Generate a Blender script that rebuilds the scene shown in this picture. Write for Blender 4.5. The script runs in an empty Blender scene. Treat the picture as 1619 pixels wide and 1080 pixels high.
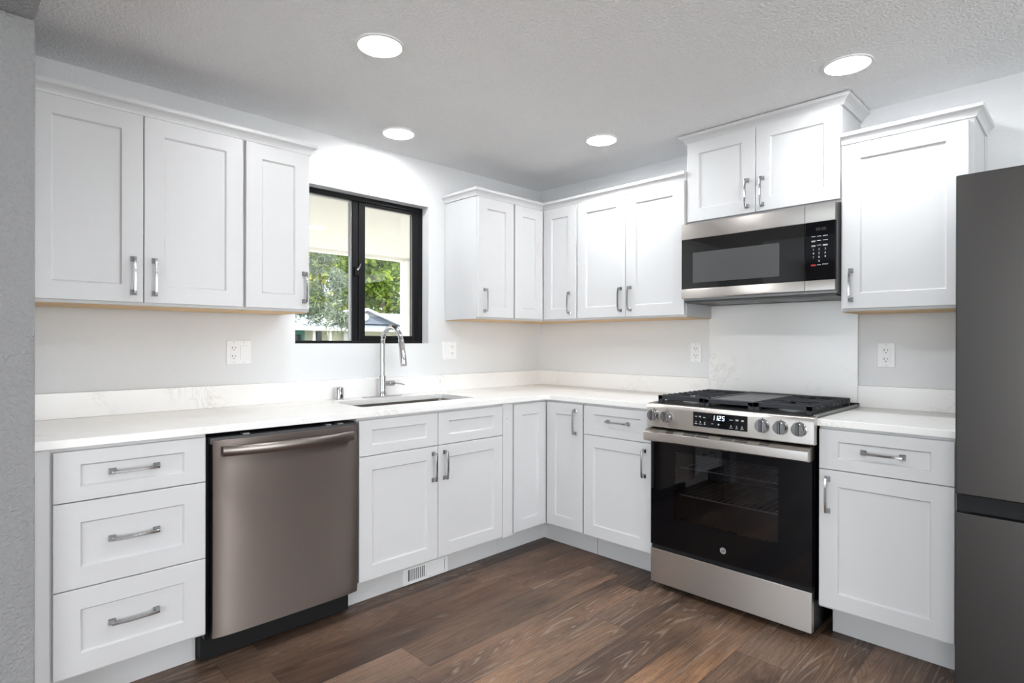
import bpy, bmesh, math, random
from mathutils import Vector, Matrix

random.seed(7)
SC = bpy.context.scene
COL = SC.collection

# ------------------------------------------------------------------ camera
CAM = Vector((-3.1951, -2.9347, 1.2254))
yaw, pitch, roll = (math.radians(a) for a in (44.6548, -0.0555, 0.1027))
fw = Vector((math.sin(yaw) * math.cos(pitch), math.cos(yaw) * math.cos(pitch), math.sin(pitch)))
rt = Vector((math.cos(yaw), -math.sin(yaw), 0.0))
up = rt.cross(fw)
r2 = rt * math.cos(roll) + up * math.sin(roll)
u2 = -rt * math.sin(roll) + up * math.cos(roll)
cd = bpy.data.cameras.new('camera')
cam = bpy.data.objects.new('camera', cd)
COL.objects.link(cam)
m = Matrix((r2, u2, -fw)).transposed().to_4x4()
m.translation = CAM
cam.matrix_world = m
cd.sensor_fit = 'HORIZONTAL'
cd.sensor_width = 36.0
cd.lens = 912.5122 / 1619 * 36.0
cd.shift_y = 2.0319 / 1619
cd.clip_start = 0.02
cd.clip_end = 400
SC.camera = cam

# ------------------------------------------------------------------ view / exposure
SC.view_settings.view_transform = 'Standard'
SC.view_settings.look = 'None'
SC.view_settings.exposure = 0.33
SC.view_settings.gamma = 1.0
SC.view_settings.use_curve_mapping = False
SC.cycles.use_denoising = True
SC.cycles.max_bounces = 12
SC.cycles.diffuse_bounces = 8
SC.cycles.glossy_bounces = 5
SC.cycles.transparent_max_bounces = 12
SC.cycles.caustics_reflective = False
SC.cycles.caustics_refractive = False
SC.cycles.sample_clamp_indirect = 6.0

LED = 112.0        # radiance of the recessed ceiling lights
SKY = 2.5
SUN = 4.0

# ------------------------------------------------------------------ world + sun
w = bpy.data.worlds.new('sky')
SC.world = w
w.use_nodes = True
w.cycles.sampling_method = 'NONE'
nt = w.node_tree
nt.nodes.clear()
wo = nt.nodes.new('ShaderNodeOutputWorld')
bg = nt.nodes.new('ShaderNodeBackground')
bg.inputs['Color'].default_value = (0.90, 0.95, 1.0, 1)
bg.inputs['Strength'].default_value = SKY
nt.links.new(bg.outputs[0], wo.inputs[0])
sd = bpy.data.lights.new('sun', 'SUN')
sd.energy = SUN
sd.angle = math.radians(1.0)
sd.color = (1.0, 0.95, 0.86)
so = bpy.data.objects.new('sun', sd)
COL.objects.link(so)
so.rotation_euler = Vector((0.35, 0.62, -0.75)).to_track_quat('-Z', 'Y').to_euler()   # light travels this way
so.location = (0, -5, 12)


def daylight(name, loc, direction, w_, h_, radiance, col=(0.93, 0.97, 1.0)):
    """area light set in an unseen far window as stand-in daylight"""
    l = bpy.data.lights.new(name, 'AREA')
    l.shape = 'RECTANGLE'
    l.size, l.size_y = w_, h_
    l.energy = radiance * math.pi * w_ * h_
    l.color = col
    o = bpy.data.objects.new(name, l)
    COL.objects.link(o)
    o.location = loc
    o.rotation_euler = Vector(direction).to_track_quat('-Z', 'Z').to_euler()
    return o


DAY = 3.7  # base radiance of the area lights set in the unseen windows
daylight('fill_front_window', (-2.2, -6.16, 1.10), (0, 1, 0), 3.3, 1.9, DAY)  # fill light added behind the camera to brighten the sink wall
daylight('fill_side_window', (-6.26, -3.6, 1.10), (1, 0, 0), 2.7, 1.9, DAY * 1.35)  # fill light added out of view to brighten the range wall
daylight('daylight_narrow_window', (-6.26, -0.42, 1.10), (1, 0, 0), 0.66, 1.8, DAY * 1.6, (0.74, 0.87, 1.0))


# ------------------------------------------------------------------ materials
def srgb(r, g, b):
    def f(c):
        c /= 255.0
        return c / 12.92 if c <= 0.04045 else ((c + 0.055) / 1.055) ** 2.4
    return (f(r), f(g), f(b), 1.0)


def new_mat(name):
    mt = bpy.data.materials.new(name)
    mt.use_nodes = True
    t = mt.node_tree
    b = t.nodes['Principled BSDF']
    return mt, t, b


def pbr(name, col, rough=0.5, metal=0.0, spec=0.5, bump=None, emit=None):
    """plain paint-like material with a slight procedural unevenness"""
    mt, t, b = new_mat(name)
    b.inputs['Base Color'].default_value = col
    b.inputs['Roughness'].default_value = rough
    b.inputs['Metallic'].default_value = metal
    b.inputs['Specular IOR Level'].default_value = spec
    if emit:
        b.inputs['Emission Color'].default_value = emit[0]
        b.inputs['Emission Strength'].default_value = emit[1]
    if bump:
        scale, strength, dist, detail = bump
        tc = t.nodes.new('ShaderNodeTexCoord')
        n = t.nodes.new('ShaderNodeTexNoise')
        n.inputs['Scale'].default_value = scale
        n.inputs['Detail'].default_value = detail
        t.links.new(tc.outputs['Object'], n.inputs['Vector'])
        bp = t.nodes.new('ShaderNodeBump')
        bp.inputs['Strength'].default_value = strength
        bp.inputs['Distance'].default_value = dist
        t.links.new(n.outputs['Fac'], bp.inputs['Height'])
        t.links.new(bp.outputs[0], b.inputs['Normal'])
    return mt


def texture_wall(name, col, scale, strength, dist, rough=0.85):
    """sprayed, knocked-down wall texture"""
    mt, t, b = new_mat(name)
    b.inputs['Base Color'].default_value = col
    b.inputs['Roughness'].default_value = rough
    b.inputs['Specular IOR Level'].default_value = 0.25
    tc = t.nodes.new('ShaderNodeTexCoord')
    n = t.nodes.new('ShaderNodeTexNoise')
    n.inputs['Scale'].default_value = scale
    n.inputs['Detail'].default_value = 2.5
    n.inputs['Roughness'].default_value = 0.55
    n.inputs['Distortion'].default_value = 0.6
    t.links.new(tc.outputs['Object'], n.inputs['Vector'])
    rp = t.nodes.new('ShaderNodeValToRGB')
    rp.color_ramp.elements[0].position = 0.38
    rp.color_ramp.elements[1].position = 0.66
    t.links.new(n.outputs['Fac'], rp.inputs['Fac'])
    bp = t.nodes.new('ShaderNodeBump')
    bp.inputs['Strength'].default_value = strength
    bp.inputs['Distance'].default_value = dist
    t.links.new(rp.outputs['Color'], bp.inputs['Height'])
    t.links.new(bp.outputs[0], b.inputs['Normal'])
    return mt


def steel(name, col, rough, aniso, streak=0.02, horiz=True):
    """brushed stainless: fine grain along U, anisotropic highlight"""
    mt, t, b = new_mat(name)
    b.inputs['Metallic'].default_value = 1.0
    b.inputs['Anisotropic'].default_value = aniso
    b.inputs['Anisotropic Rotation'].default_value = 0.25
    tg = t.nodes.new('ShaderNodeTangent')
    tg.direction_type = 'UV_MAP'
    tg.uv_map = 'UVMap'
    t.links.new(tg.outputs[0], b.inputs['Tangent'])
    uv = t.nodes.new('ShaderNodeUVMap')
    uv.uv_map = 'UVMap'
    mp = t.nodes.new('ShaderNodeMapping')
    mp.inputs['Scale'].default_value = (6, 700, 1) if horiz else (700, 6, 1)
    t.links.new(uv.outputs[0], mp.inputs['Vector'])
    n = t.nodes.new('ShaderNodeTexNoise')
    n.inputs['Scale'].default_value = 1.0
    n.inputs['Detail'].default_value = 3
    t.links.new(mp.outputs[0], n.inputs['Vector'])
    mr = t.nodes.new('ShaderNodeMapRange')
    mr.inputs['To Min'].default_value = rough - streak
    mr.inputs['To Max'].default_value = rough + streak
    t.links.new(n.outputs['Fac'], mr.inputs['Value'])
    t.links.new(mr.outputs[0], b.inputs['Roughness'])
    mx = t.nodes.new('ShaderNodeMix')
    mx.data_type = 'RGBA'
    mx.inputs[6].default_value = tuple(c * 0.97 for c in col[:3]) + (1,)
    mx.inputs[7].default_value = tuple(min(1, c * 1.03) for c in col[:3]) + (1,)
    t.links.new(n.outputs['Fac'], mx.inputs[0])
    t.links.new(mx.outputs[2], b.inputs['Base Color'])
    return mt


def thin_glass(name, tint=(1, 1, 1, 1), gloss=0.08):
    mt = bpy.data.materials.new(name)
    mt.use_nodes = True
    t = mt.node_tree
    t.nodes.clear()
    o = t.nodes.new('ShaderNodeOutputMaterial')
    tr = t.nodes.new('ShaderNodeBsdfTransparent')
    tr.inputs['Color'].default_value = tint
    gl = t.nodes.new('ShaderNodeBsdfGlossy')
    gl.inputs['Roughness'].default_value = 0.005
    fr = t.nodes.new('ShaderNodeFresnel')
    fr.inputs['IOR'].default_value = 1.5
    mm = t.nodes.new('ShaderNodeMath')
    mm.operation = 'ADD'
    mm.inputs[1].default_value = gloss - 0.04
    mm.use_clamp = True
    mx = t.nodes.new('ShaderNodeMixShader')
    t.links.new(fr.outputs[0], mm.inputs[0])
    t.links.new(mm.outputs[0], mx.inputs[0])
    t.links.new(tr.outputs[0], mx.inputs[1])
    t.links.new(gl.outputs[0], mx.inputs[2])
    t.links.new(mx.outputs[0], o.inputs[0])
    return mt


def quartz_mat():
    mt, t, b = new_mat('quartz')
    b.inputs['Roughness'].default_value = 0.22
    tc = t.nodes.new('ShaderNodeTexCoord')
    n = t.nodes.new('ShaderNodeTexNoise')
    n.inputs['Scale'].default_value = 7.0
    n.inputs['Detail'].default_value = 10
    n.inputs['Roughness'].default_value = 0.68
    n.inputs['Distortion'].default_value = 0.8
    t.links.new(tc.outputs['Object'], n.inputs['Vector'])
    # thin broken veins = contour lines of the noise
    a = t.nodes.new('ShaderNodeMath'); a.operation = 'SUBTRACT'; a.inputs[1].default_value = 0.5
    t.links.new(n.outputs['Fac'], a.inputs[0])
    ab = t.nodes.new('ShaderNodeMath'); ab.operation = 'ABSOLUTE'
    t.links.new(a.outputs[0], ab.inputs[0])
    r1 = t.nodes.new('ShaderNodeValToRGB')
    r1.color_ramp.elements[0].position = 0.0
    r1.color_ramp.elements[0].color = (1, 1, 1, 1)
    r1.color_ramp.elements[1].position = 0.022
    r1.color_ramp.elements[1].color = (0, 0, 0, 1)
    t.links.new(ab.outputs[0], r1.inputs['Fac'])
    n2 = t.nodes.new('ShaderNodeTexNoise')
    n2.inputs['Scale'].default_value = 3.0
    n2.inputs['Detail'].default_value = 3
    t.links.new(tc.outputs['Object'], n2.inputs['Vector'])
    r2_ = t.nodes.new('ShaderNodeValToRGB')
    r2_.color_ramp.elements[0].position = 0.5
    r2_.color_ramp.elements[1].position = 0.72
    t.links.new(n2.outputs['Fac'], r2_.inputs['Fac'])
    mu = t.nodes.new('ShaderNodeMath'); mu.operation = 'MULTIPLY'
    t.links.new(r1.outputs['Color'], mu.inputs[0])
    t.links.new(r2_.outputs['Color'], mu.inputs[1])
    mx = t.nodes.new('ShaderNodeMix'); mx.data_type = 'RGBA'
    mx.inputs[6].default_value = srgb(243, 242, 240)
    mx.inputs[7].default_value = srgb(216, 212, 207)
    t.links.new(mu.outputs[0], mx.inputs[0])
    t.links.new(mx.outputs[2], b.inputs['Base Color'])
    return mt


def floor_mat():
    """dark oak planks: colour per plank from a corner attribute, limed cathedral grain"""
    mt, t, b = new_mat('oak_plank_floor')
    L = t.links.new
    N = t.nodes.new
    at = N('ShaderNodeAttribute'); at.attribute_name = 'plank'
    of = N('ShaderNodeAttribute'); of.attribute_name = 'shift'
    uv = N('ShaderNodeUVMap'); uv.uv_map = 'UVMap'
    ad = N('ShaderNodeVectorMath'); ad.operation = 'ADD'
    sc_ = N('ShaderNodeVectorMath'); sc_.operation = 'SCALE'; sc_.inputs['Scale'].default_value = 40.0
    L(of.outputs['Color'], sc_.inputs[0])
    L(uv.outputs[0], ad.inputs[0]); L(sc_.outputs[0], ad.inputs[1])

    def noise(scale, sx, sy, detail, dist=0.0, rough=0.5):
        mp = N('ShaderNodeMapping'); mp.inputs['Scale'].default_value = (sx, sy, 1.0)
        L(ad.outputs[0], mp.inputs['Vector'])
        n = N('ShaderNodeTexNoise')
        n.inputs['Scale'].default_value = scale
        n.inputs['Detail'].default_value = detail
        n.inputs['Distortion'].default_value = dist
        n.inputs['Roughness'].default_value = rough
        L(mp.outputs[0], n.inputs['Vector'])
        return n.outputs['Fac']

    def math_(op, a, bb=None, clamp=False):
        n = N('ShaderNodeMath'); n.operation = op; n.use_clamp = clamp
        for i, v in enumerate((a, bb)):
            if v is None:
                continue
            if isinstance(v, (int, float)):
                n.inputs[i].default_value = v
            else:
                L(v, n.inputs[i])
        return n.outputs[0]

    def ramp(v, p0, c0, p1, c1):
        r = N('ShaderNodeValToRGB')
        r.color_ramp.elements[0].position = p0; r.color_ramp.elements[0].color = c0
        r.color_ramp.elements[1].position = p1; r.color_ramp.elements[1].color = c1
        L(v, r.inputs['Fac'])
        return r.outputs['Color']

    W1, B1 = (1, 1, 1, 1), (0, 0, 0, 1)
    field = noise(1.0, 0.6, 8.0, 1.5, 0.25)                 # cathedral field
    rings = math_('FRACT', math_('MULTIPLY', field, 26.0))
    tri = math_('ABSOLUTE', math_('SUBTRACT', rings, 0.5))   # 0 at line centre
    lines = ramp(tri, 0.0, W1, 0.22, B1)
    breakup = ramp(noise(1.0, 2.5, 60.0, 3.0), 0.40, B1, 0.56, W1)
    where = ramp(noise(1.0, 0.9, 4.0, 2.0), 0.36, B1, 0.58, W1)
    lime = math_('MULTIPLY', math_('MULTIPLY', lines, breakup), where)
    fine = ramp(noise(1.0, 8.0, 260.0, 4.0, 0.0, 0.7), 0.40, B1, 0.72, W1)
    blotch = noise(1.0, 1.4, 5.0, 3.0, 0.4)
    pores = ramp(noise(1.0, 30.0, 420.0, 2.0), 0.30, W1, 0.42, B1)
    # base tone
    dark = N('ShaderNodeMix'); dark.data_type = 'RGBA'; dark.blend_type = 'MULTIPLY'
    dark.inputs[0].default_value = 1.0
    L(at.outputs['Color'], dark.inputs[6])
    L(ramp(blotch, 0.30, (0.42, 0.42, 0.44, 1), 0.70, (1.42, 1.34, 1.26, 1)), dark.inputs[7])
    m2 = N('ShaderNodeMix'); m2.data_type = 'RGBA'; m2.blend_type = 'MULTIPLY'
    m2.inputs[0].default_value = 0.75
    L(dark.outputs[2], m2.inputs[6])
    L(ramp(math_('ADD', math_('MULTIPLY', fine, 0.6), math_('MULTIPLY', tri, 0.8)), 0.05, (0.42, 0.38, 0.36, 1), 0.80, (1.35, 1.32, 1.3, 1)), m2.inputs[7])
    m3 = N('ShaderNodeMix'); m3.data_type = 'RGBA'
    L(math_('MULTIPLY', lime, 0.55), m3.inputs[0])
    L(m2.outputs[2], m3.inputs[6]); m3.inputs[7].default_value = srgb(176, 156, 138)
    m4 = N('ShaderNodeMix'); m4.data_type = 'RGBA'
    L(math_('MULTIPLY', pores, 0.55), m4.inputs[0])
    L(m3.outputs[2], m4.inputs[6]); m4.inputs[7].default_value = srgb(46, 36, 31)
    # plank edges (UV v holds metres across the plank, z unused)
    ed = N('ShaderNodeAttribute'); ed.attribute_name = 'edge'
    sep = N('ShaderNodeSeparateXYZ'); L(ed.outputs['Vector'], sep.inputs[0])
    ex = math_('MINIMUM', sep.outputs[0], math_('SUBTRACT', 1.22, sep.outputs[0]))
    ey = math_('MINIMUM', sep.outputs[1], math_('SUBTRACT', 0.19, sep.outputs[1]))
    gap = math_('LESS_THAN', math_('MINIMUM', ex, ey), 0.0011)
    m5 = N('ShaderNodeMix'); m5.data_type = 'RGBA'
    L(math_('MULTIPLY', gap, 0.7), m5.inputs[0])
    L(m4.outputs[2], m5.inputs[6]); m5.inputs[7].default_value = srgb(38, 29, 25)
    L(m5.outputs[2], b.inputs['Base Color'])
    b.inputs['Roughness'].default_value = 0.42
    L(ramp(fine, 0.0, (0.36, 0.36, 0.36, 1), 1.0, (0.56, 0.56, 0.56, 1)), b.inputs['Roughness'])
    b.inputs['Specular IOR Level'].default_value = 0.4
    bp = N('ShaderNodeBump'); bp.inputs['Strength'].default_value = 0.25; bp.inputs['Distance'].default_value = 0.001
    L(math_('SUBTRACT', fine, gap), bp.inputs['Height'])
    L(bp.outputs[0], b.inputs['Normal'])
    return mt


M = {}
M['wall'] = texture_wall('white_wall_paint', srgb(222, 223, 224), 85, 0.15, 0.002)
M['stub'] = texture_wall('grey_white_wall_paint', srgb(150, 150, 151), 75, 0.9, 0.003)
M['ceil'] = texture_wall('white_ceiling_texture', srgb(248, 248, 249), 85, 0.8, 0.004)
M['cab'] = pbr('white_cabinet_paint', srgb(208, 208, 209), 0.38, spec=0.4)
M['ply'] = pbr('birch_ply', srgb(210, 178, 136), 0.6, bump=(40, 0.1, 0.001, 3))
M['quartz'] = quartz_mat()
M['floor'] = floor_mat()
M['chrome'] = pbr('chrome', (0.60, 0.60, 0.61, 1), 0.07, 1.0)
M['nickel'] = pbr('polished_handle_chrome', (0.44, 0.44, 0.45, 1), 0.14, 1.0)
M['steel_dw'] = steel('dishwasher_steel', srgb(140, 129, 123), 0.55, 1.0, 0.006)
M['steel'] = steel('range_steel', srgb(208, 202, 196), 0.33, 0.9, 0.006)
M['steel_mw'] = steel('microwave_steel', srgb(205, 199, 193), 0.31, 0.9, 0.006)
M['knob'] = pbr('polished_knob_steel', (0.36, 0.36, 0.37, 1), 0.16, 1.0)
M['grip'] = pbr('dark_knob_grip', (0.16, 0.16, 0.17, 1), 0.22, 1.0)
M['steel_bar'] = pbr('handle_steel', srgb(136, 128, 123), 0.30, 1.0)
M['sink'] = steel('sink_steel', srgb(156, 151, 146), 0.30, 0.4)
M['fridge'] = steel('dark_fridge_steel', srgb(76, 74, 73), 0.36, 0.6)
M['black'] = pbr('black_enamel', (0.005, 0.005, 0.006, 1), 0.35, spec=0.18)
M['blackgl'] = pbr('black_glass', (0.003, 0.003, 0.004, 1), 0.03, spec=0.25)
M['mwdoor'] = pbr('microwave_black_glass', (0.012, 0.012, 0.012, 1), 0.04, spec=0.5)
M['mwglass'] = pbr('smoked_window_mesh', (0.085, 0.085, 0.087, 1), 0.10, spec=0.25)
M['matteblk'] = pbr('matte_black', (0.008, 0.008, 0.009, 1), 0.6, spec=0.25)
M['iron'] = pbr('cast_iron', (0.026, 0.028, 0.034, 1), 0.55, spec=0.35, bump=(300, 0.2, 0.0006, 2))
M['griddle'] = pbr('griddle_grey', (0.085, 0.088, 0.09, 1), 0.38)
M['darkgrey'] = pbr('dark_grey_plastic', (0.05, 0.05, 0.052, 1), 0.4)
M['midgrey'] = pbr('grey_metal_side', (0.28, 0.28, 0.285, 1), 0.4, 0.6)
M['winframe'] = pbr('black_vinyl_frame', (0.004, 0.004, 0.0045, 1), 0.38, spec=0.22)
M['bead'] = pbr('silver_glazing_bead', (0.55, 0.55, 0.54, 1), 0.4)
M['glass'] = thin_glass('window_glass', (0.99, 1.0, 0.985, 1), 0.06)
M['ovenglass'] = thin_glass('oven_window_glass', (0.54, 0.54, 0.58, 1), 0.05)
M['plastic'] = pbr('white_plastic', srgb(236, 236, 236), 0.3)
M['slot'] = pbr('dark_slot', (0.02, 0.02, 0.02, 1), 0.6)
M['screw'] = pbr('screw_grey', (0.35, 0.35, 0.35, 1), 0.4, 0.6)
M['mark'] = pbr('printed_white_mark', (0.62, 0.63, 0.65, 1), 0.5)
M['red'] = pbr('printed_red_mark', srgb(170, 30, 40), 0.5)
M['ghost'] = pbr('unlit_display', (0.035, 0.035, 0.036, 1), 0.3)
M['lcd'] = pbr('lit_clock_digits', (0.8, 0.9, 1, 1), 0.5, emit=((0.75, 0.88, 1.0, 1), 1.0))
M['logo'] = pbr('badge_grey', (0.42, 0.42, 0.43, 1), 0.35, 0.5)
def led_mat():
    """diffuser that fades towards its rim"""
    mt, t, b = new_mat('lit_diffuser')
    b.inputs['Emission Color'].default_value = (0.95, 0.98, 1.0, 1)
    tc = t.nodes.new('ShaderNodeTexCoord')
    mp = t.nodes.new('ShaderNodeMapping')
    mp.inputs['Scale'].default_value = (1, 1, 0)
    ln = t.nodes.new('ShaderNodeVectorMath')
    ln.operation = 'LENGTH'
    mr = t.nodes.new('ShaderNodeMapRange')
    mr.interpolation_type = 'SMOOTHSTEP'
    mr.inputs['From Min'].default_value = 0.068
    mr.inputs['From Max'].default_value = 0.0825
    mr.inputs['To Min'].default_value = LED
    mr.inputs['To Max'].default_value = 1.0
    t.links.new(tc.outputs['Object'], mp.inputs['Vector'])
    t.links.new(mp.outputs[0], ln.inputs[0])
    t.links.new(ln.outputs['Value'], mr.inputs['Value'])
    t.links.new(mr.outputs[0], b.inputs['Emission Strength'])
    return mt


M['led'] = led_mat()
M['trimwhite'] = pbr('white_light_trim', srgb(240, 240, 240), 0.4)
M['cream'] = pbr('cream_exterior_paint', srgb(240, 239, 236), 0.8, bump=(20, 0.1, 0.002, 3))
M['concrete'] = pbr('patio_concrete', srgb(214, 208, 198), 0.9, bump=(30, 0.2, 0.003, 4))
M['grass'] = pbr('lawn_green', srgb(150, 147, 136), 0.95, bump=(40, 0.5, 0.02, 4))
M['siding'] = pbr('blue_grey_siding', srgb(120, 128, 142), 0.8, bump=(6, 0.2, 0.01, 2))
M['beige'] = pbr('beige_siding', srgb(205, 205, 185), 0.8, bump=(6, 0.1, 0.01, 2))
M['roof'] = pbr('pale_grey_shingles', srgb(142, 149, 160), 0.85, bump=(14, 0.4, 0.02, 3))
M['rake'] = pbr('white_fascia', srgb(240, 240, 238), 0.7)
M['teal'] = pbr('teal_door_paint', srgb(84, 140, 132), 0.5)
M['darkwin'] = pbr('dark_window_glass', (0.03, 0.04, 0.05, 1), 0.1)
M['bark'] = pbr('bark', srgb(96, 78, 62), 0.95, bump=(25, 0.8, 0.02, 4))
M['interior_wall'] = pbr('far_room_paint', srgb(176, 174, 171), 0.85)


def leaf_mat(name, c1, c2, c3):
    mt, t, b = new_mat(name)
    oi = t.nodes.new('ShaderNodeAttribute'); oi.attribute_name = 'tone'
    r = t.nodes.new('ShaderNodeValToRGB')
    r.color_ramp.elements[0].color = c1
    r.color_ramp.elements[1].color = c3
    e = r.color_ramp.elements.new(0.5); e.color = c2
    t.links.new(oi.outputs['Fac'], r.inputs['Fac'])
    t.links.new(r.outputs[0], b.inputs['Base Color'])
    b.inputs['Roughness'].default_value = 0.7
    tl = t.nodes.new('ShaderNodeBsdfTranslucent')
    t.links.new(r.outputs[0], tl.inputs['Color'])
    mx = t.nodes.new('ShaderNodeMixShader'); mx.inputs[0].default_value = 0.4
    out = t.nodes['Material Output']
    t.links.new(b.outputs[0], mx.inputs[1]); t.links.new(tl.outputs[0], mx.inputs[2])
    t.links.new(mx.outputs[0], out.inputs[0])
    return mt


M['maple'] = leaf_mat('maple_leaves', srgb(48, 74, 22), srgb(104, 136, 44), srgb(190, 205, 90))
M['yellowleaf'] = leaf_mat('yellow_green_leaves', srgb(120, 140, 50), srgb(180, 190, 84), srgb(232, 228, 140))
M['spruce'] = leaf_mat('spruce_needles', srgb(58, 72, 56), srgb(118, 134, 114), srgb(180, 192, 174))


# ------------------------------------------------------------------ mesh builder
def IDT(a, d, z):
    return (a, d, z)


def WA(a, d, z):      # back wall frame: a along x, d out from the wall
    return (a, -d, z)


def WB(a, d, z):      # right wall frame: a along y, d out from the wall
    return (-d, a, z)


class MB:
    def __init__(self, T=IDT):
        self.T = T
        self.v = []
        self.f = []

    def add(self, pts, faces):
        n = len(self.v)
        self.v += [self.T(*p) for p in pts]
        self.f += [tuple(n + i for i in f) for f in faces]
        return self

    def box(self, a0, a1, d0, d1, z0, z1):
        p = [(a, d, z) for z in (z0, z1) for d in (d0, d1) for a in (a0, a1)]
        return self.add(p, [(0, 1, 3, 2), (4, 6, 7, 5), (0, 4, 5, 1), (2, 3, 7, 6), (0, 2, 6, 4), (1, 5, 7, 3)])

    def prism(self, prof, a0, a1):
        """profile of (d,z) points extruded along a"""
        n = len(prof)
        p = [(a0, d, z) for d, z in prof] + [(a1, d, z) for d, z in prof]
        fs = [tuple(range(n)), tuple(range(2 * n - 1, n - 1, -1))]
        fs += [(i, (i + 1) % n, n + (i + 1) % n, n + i) for i in range(n)]
        return self.add(p, fs)

    def vprism(self, plan, z0, z1):
        """plan of (a,d) points extruded along z"""
        n = len(plan)
        p = [(a, d, z0) for a, d in plan] + [(a, d, z1) for a, d in plan]
        fs = [tuple(range(n)), tuple(range(2 * n - 1, n - 1, -1))]
        fs += [(i, (i + 1) % n, n + (i + 1) % n, n + i) for i in range(n)]
        return self.add(p, fs)

    def ring(self, c, axis, prof, seg=24, cap=True):
        """lathe: prof of (radius, offset along axis), axis in 'adz'"""
        ax = 'adz'.index(axis)
        o = [i for i in range(3) if i != ax]
        pts = []
        for r, h in prof:
            for k in range(seg):
                t = 2 * math.pi * k / seg
                q = list(c)
                q[o[0]] += r * math.cos(t)
                q[o[1]] += r * math.sin(t)
                q[ax] += h
                pts.append(tuple(q))
        fs = []
        for j in range(len(prof) - 1):
            for k in range(seg):
                k2 = (k + 1) % seg
                fs.append((j * seg + k, j * seg + k2, (j + 1) * seg + k2, (j + 1) * seg + k))
        if cap:
            fs.append(tuple(range(seg)))
            fs.append(tuple((len(prof) - 1) * seg + k for k in range(seg)))
        return self.add(pts, fs)

    def tube(self, path, rad, seg=12):
        """swept round tube along a path of points; rad = number or list"""
        P = [Vector(p) for p in path]
        n = len(P)
        if not isinstance(rad, (list, tuple)):
            rad = [rad] * n
        pts = []
        prev = None
        for i in range(n):
            tng = (P[min(i + 1, n - 1)] - P[max(i - 1, 0)]).normalized()
            if prev is None:
                ref = Vector((0, 0, 1)) if abs(tng.z) < 0.9 else Vector((1, 0, 0))
                nx = tng.cross(ref).normalized()
            else:
                nx = (prev - tng * prev.dot(tng)).normalized()
            prev = nx
            ny = tng.cross(nx)
            for k in range(seg):
                t = 2 * math.pi * k / seg
                pts.append(tuple(P[i] + (nx * math.cos(t) + ny * math.sin(t)) * rad[i]))
        fs = []
        for j in range(n - 1):
            for k in range(seg):
                k2 = (k + 1) % seg
                fs.append((j * seg + k, j * seg + k2, (j + 1) * seg + k2, (j + 1) * seg + k))
        fs.append(tuple(range(seg)))
        fs.append(tuple((n - 1) * seg + k for k in range(seg)))
        return self.add(pts, fs)

    def build(self, name, mat, parent=None, bevel=0.0, smooth=False, seg=2, loc=None):
        base = Vector((0, 0, 0))
        if parent is not None:
            r = parent
            while r.parent is not None:
                r = r.parent
            base = r.location
        elif loc is not None:
            base = Vector(loc)
        me = bpy.data.meshes.new(name)
        me.from_pydata([tuple(Vector(p) - base) for p in self.v], [], self.f)
        bm = bmesh.new()
        bm.from_mesh(me)
        bmesh.ops.recalc_face_normals(bm, faces=bm.faces)
        uvl = bm.loops.layers.uv.new('UVMap')
        for f in bm.faces:
            nn = f.normal
            ax = max(range(3), key=lambda i: abs(nn[i]))
            for lp in f.loops:
                co = lp.vert.co
                lp[uvl].uv = (co.y, co.z) if ax == 0 else ((co.x, co.z) if ax == 1 else (co.x, co.y))
            f.smooth = smooth
        bm.to_mesh(me)
        bm.free()
        me.materials.append(mat if not isinstance(mat, str) else M[mat])
        ob = bpy.data.objects.new(name, me)
        COL.objects.link(ob)
        if parent is not None:
            ob.parent = parent
        elif loc is not None:
            ob.location = base
        if smooth:
            md = ob.modifiers.new('split', 'EDGE_SPLIT')
            md.split_angle = math.radians(38)
        if bevel > 0:
            bv = ob.modifiers.new('bevel', 'BEVEL')
            bv.width = bevel
            bv.segments = seg
            bv.limit_method = 'ANGLE'
            bv.angle_limit = math.radians(40)
        return ob


def tag(o, label=None, cat=None, group=None, kind=None):
    if label: o['label'] = label
    if cat: o['category'] = cat
    if group: o['group'] = group
    if kind: o['kind'] = kind
    return o


def thing(name, loc, label, cat, group=None):
    o = bpy.data.objects.new(name, None)
    o.empty_display_size = 0.1
    o.location = loc
    COL.objects.link(o)
    return tag(o, label, cat, group)


def structure(o):
    o['kind'] = 'structure'
    return o


# ------------------------------------------------------------------ the room
CE = 2.3516
XW = -2.996          # kitchen face of the left wing wall
YS = -0.70           # end of the wing wall
ZS = 2.185           # underside of the header over the wide opening
WO = dict(x0=-1.885, x1=-1.030, z0=1.217, z1=2.068)   # kitchen window opening
FX, FY = -6.3, -6.2  # far walls of the open room behind the camera

b = MB()   # back wall with the window opening
for a0, a1, z0, z1 in ((FX - .15, WO['x0'], 0, CE), (WO['x1'], 0.15, 0, CE), (WO['x0'], WO['x1'], 0, WO['z0']), (WO['x0'], WO['x1'], WO['z1'], CE)):
    b.box(a0, a1, 0.0, 0.16, z0, z1)
structure(b.build('wall_back', 'wall'))
b = MB().box(0.0, 0.15, FY - .15, 0.0, 0, CE)
structure(b.build('wall_right', 'wall'))
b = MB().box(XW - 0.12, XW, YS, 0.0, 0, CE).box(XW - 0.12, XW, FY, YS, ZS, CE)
structure(b.build('wall_left', 'stub', bevel=0.006))
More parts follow.
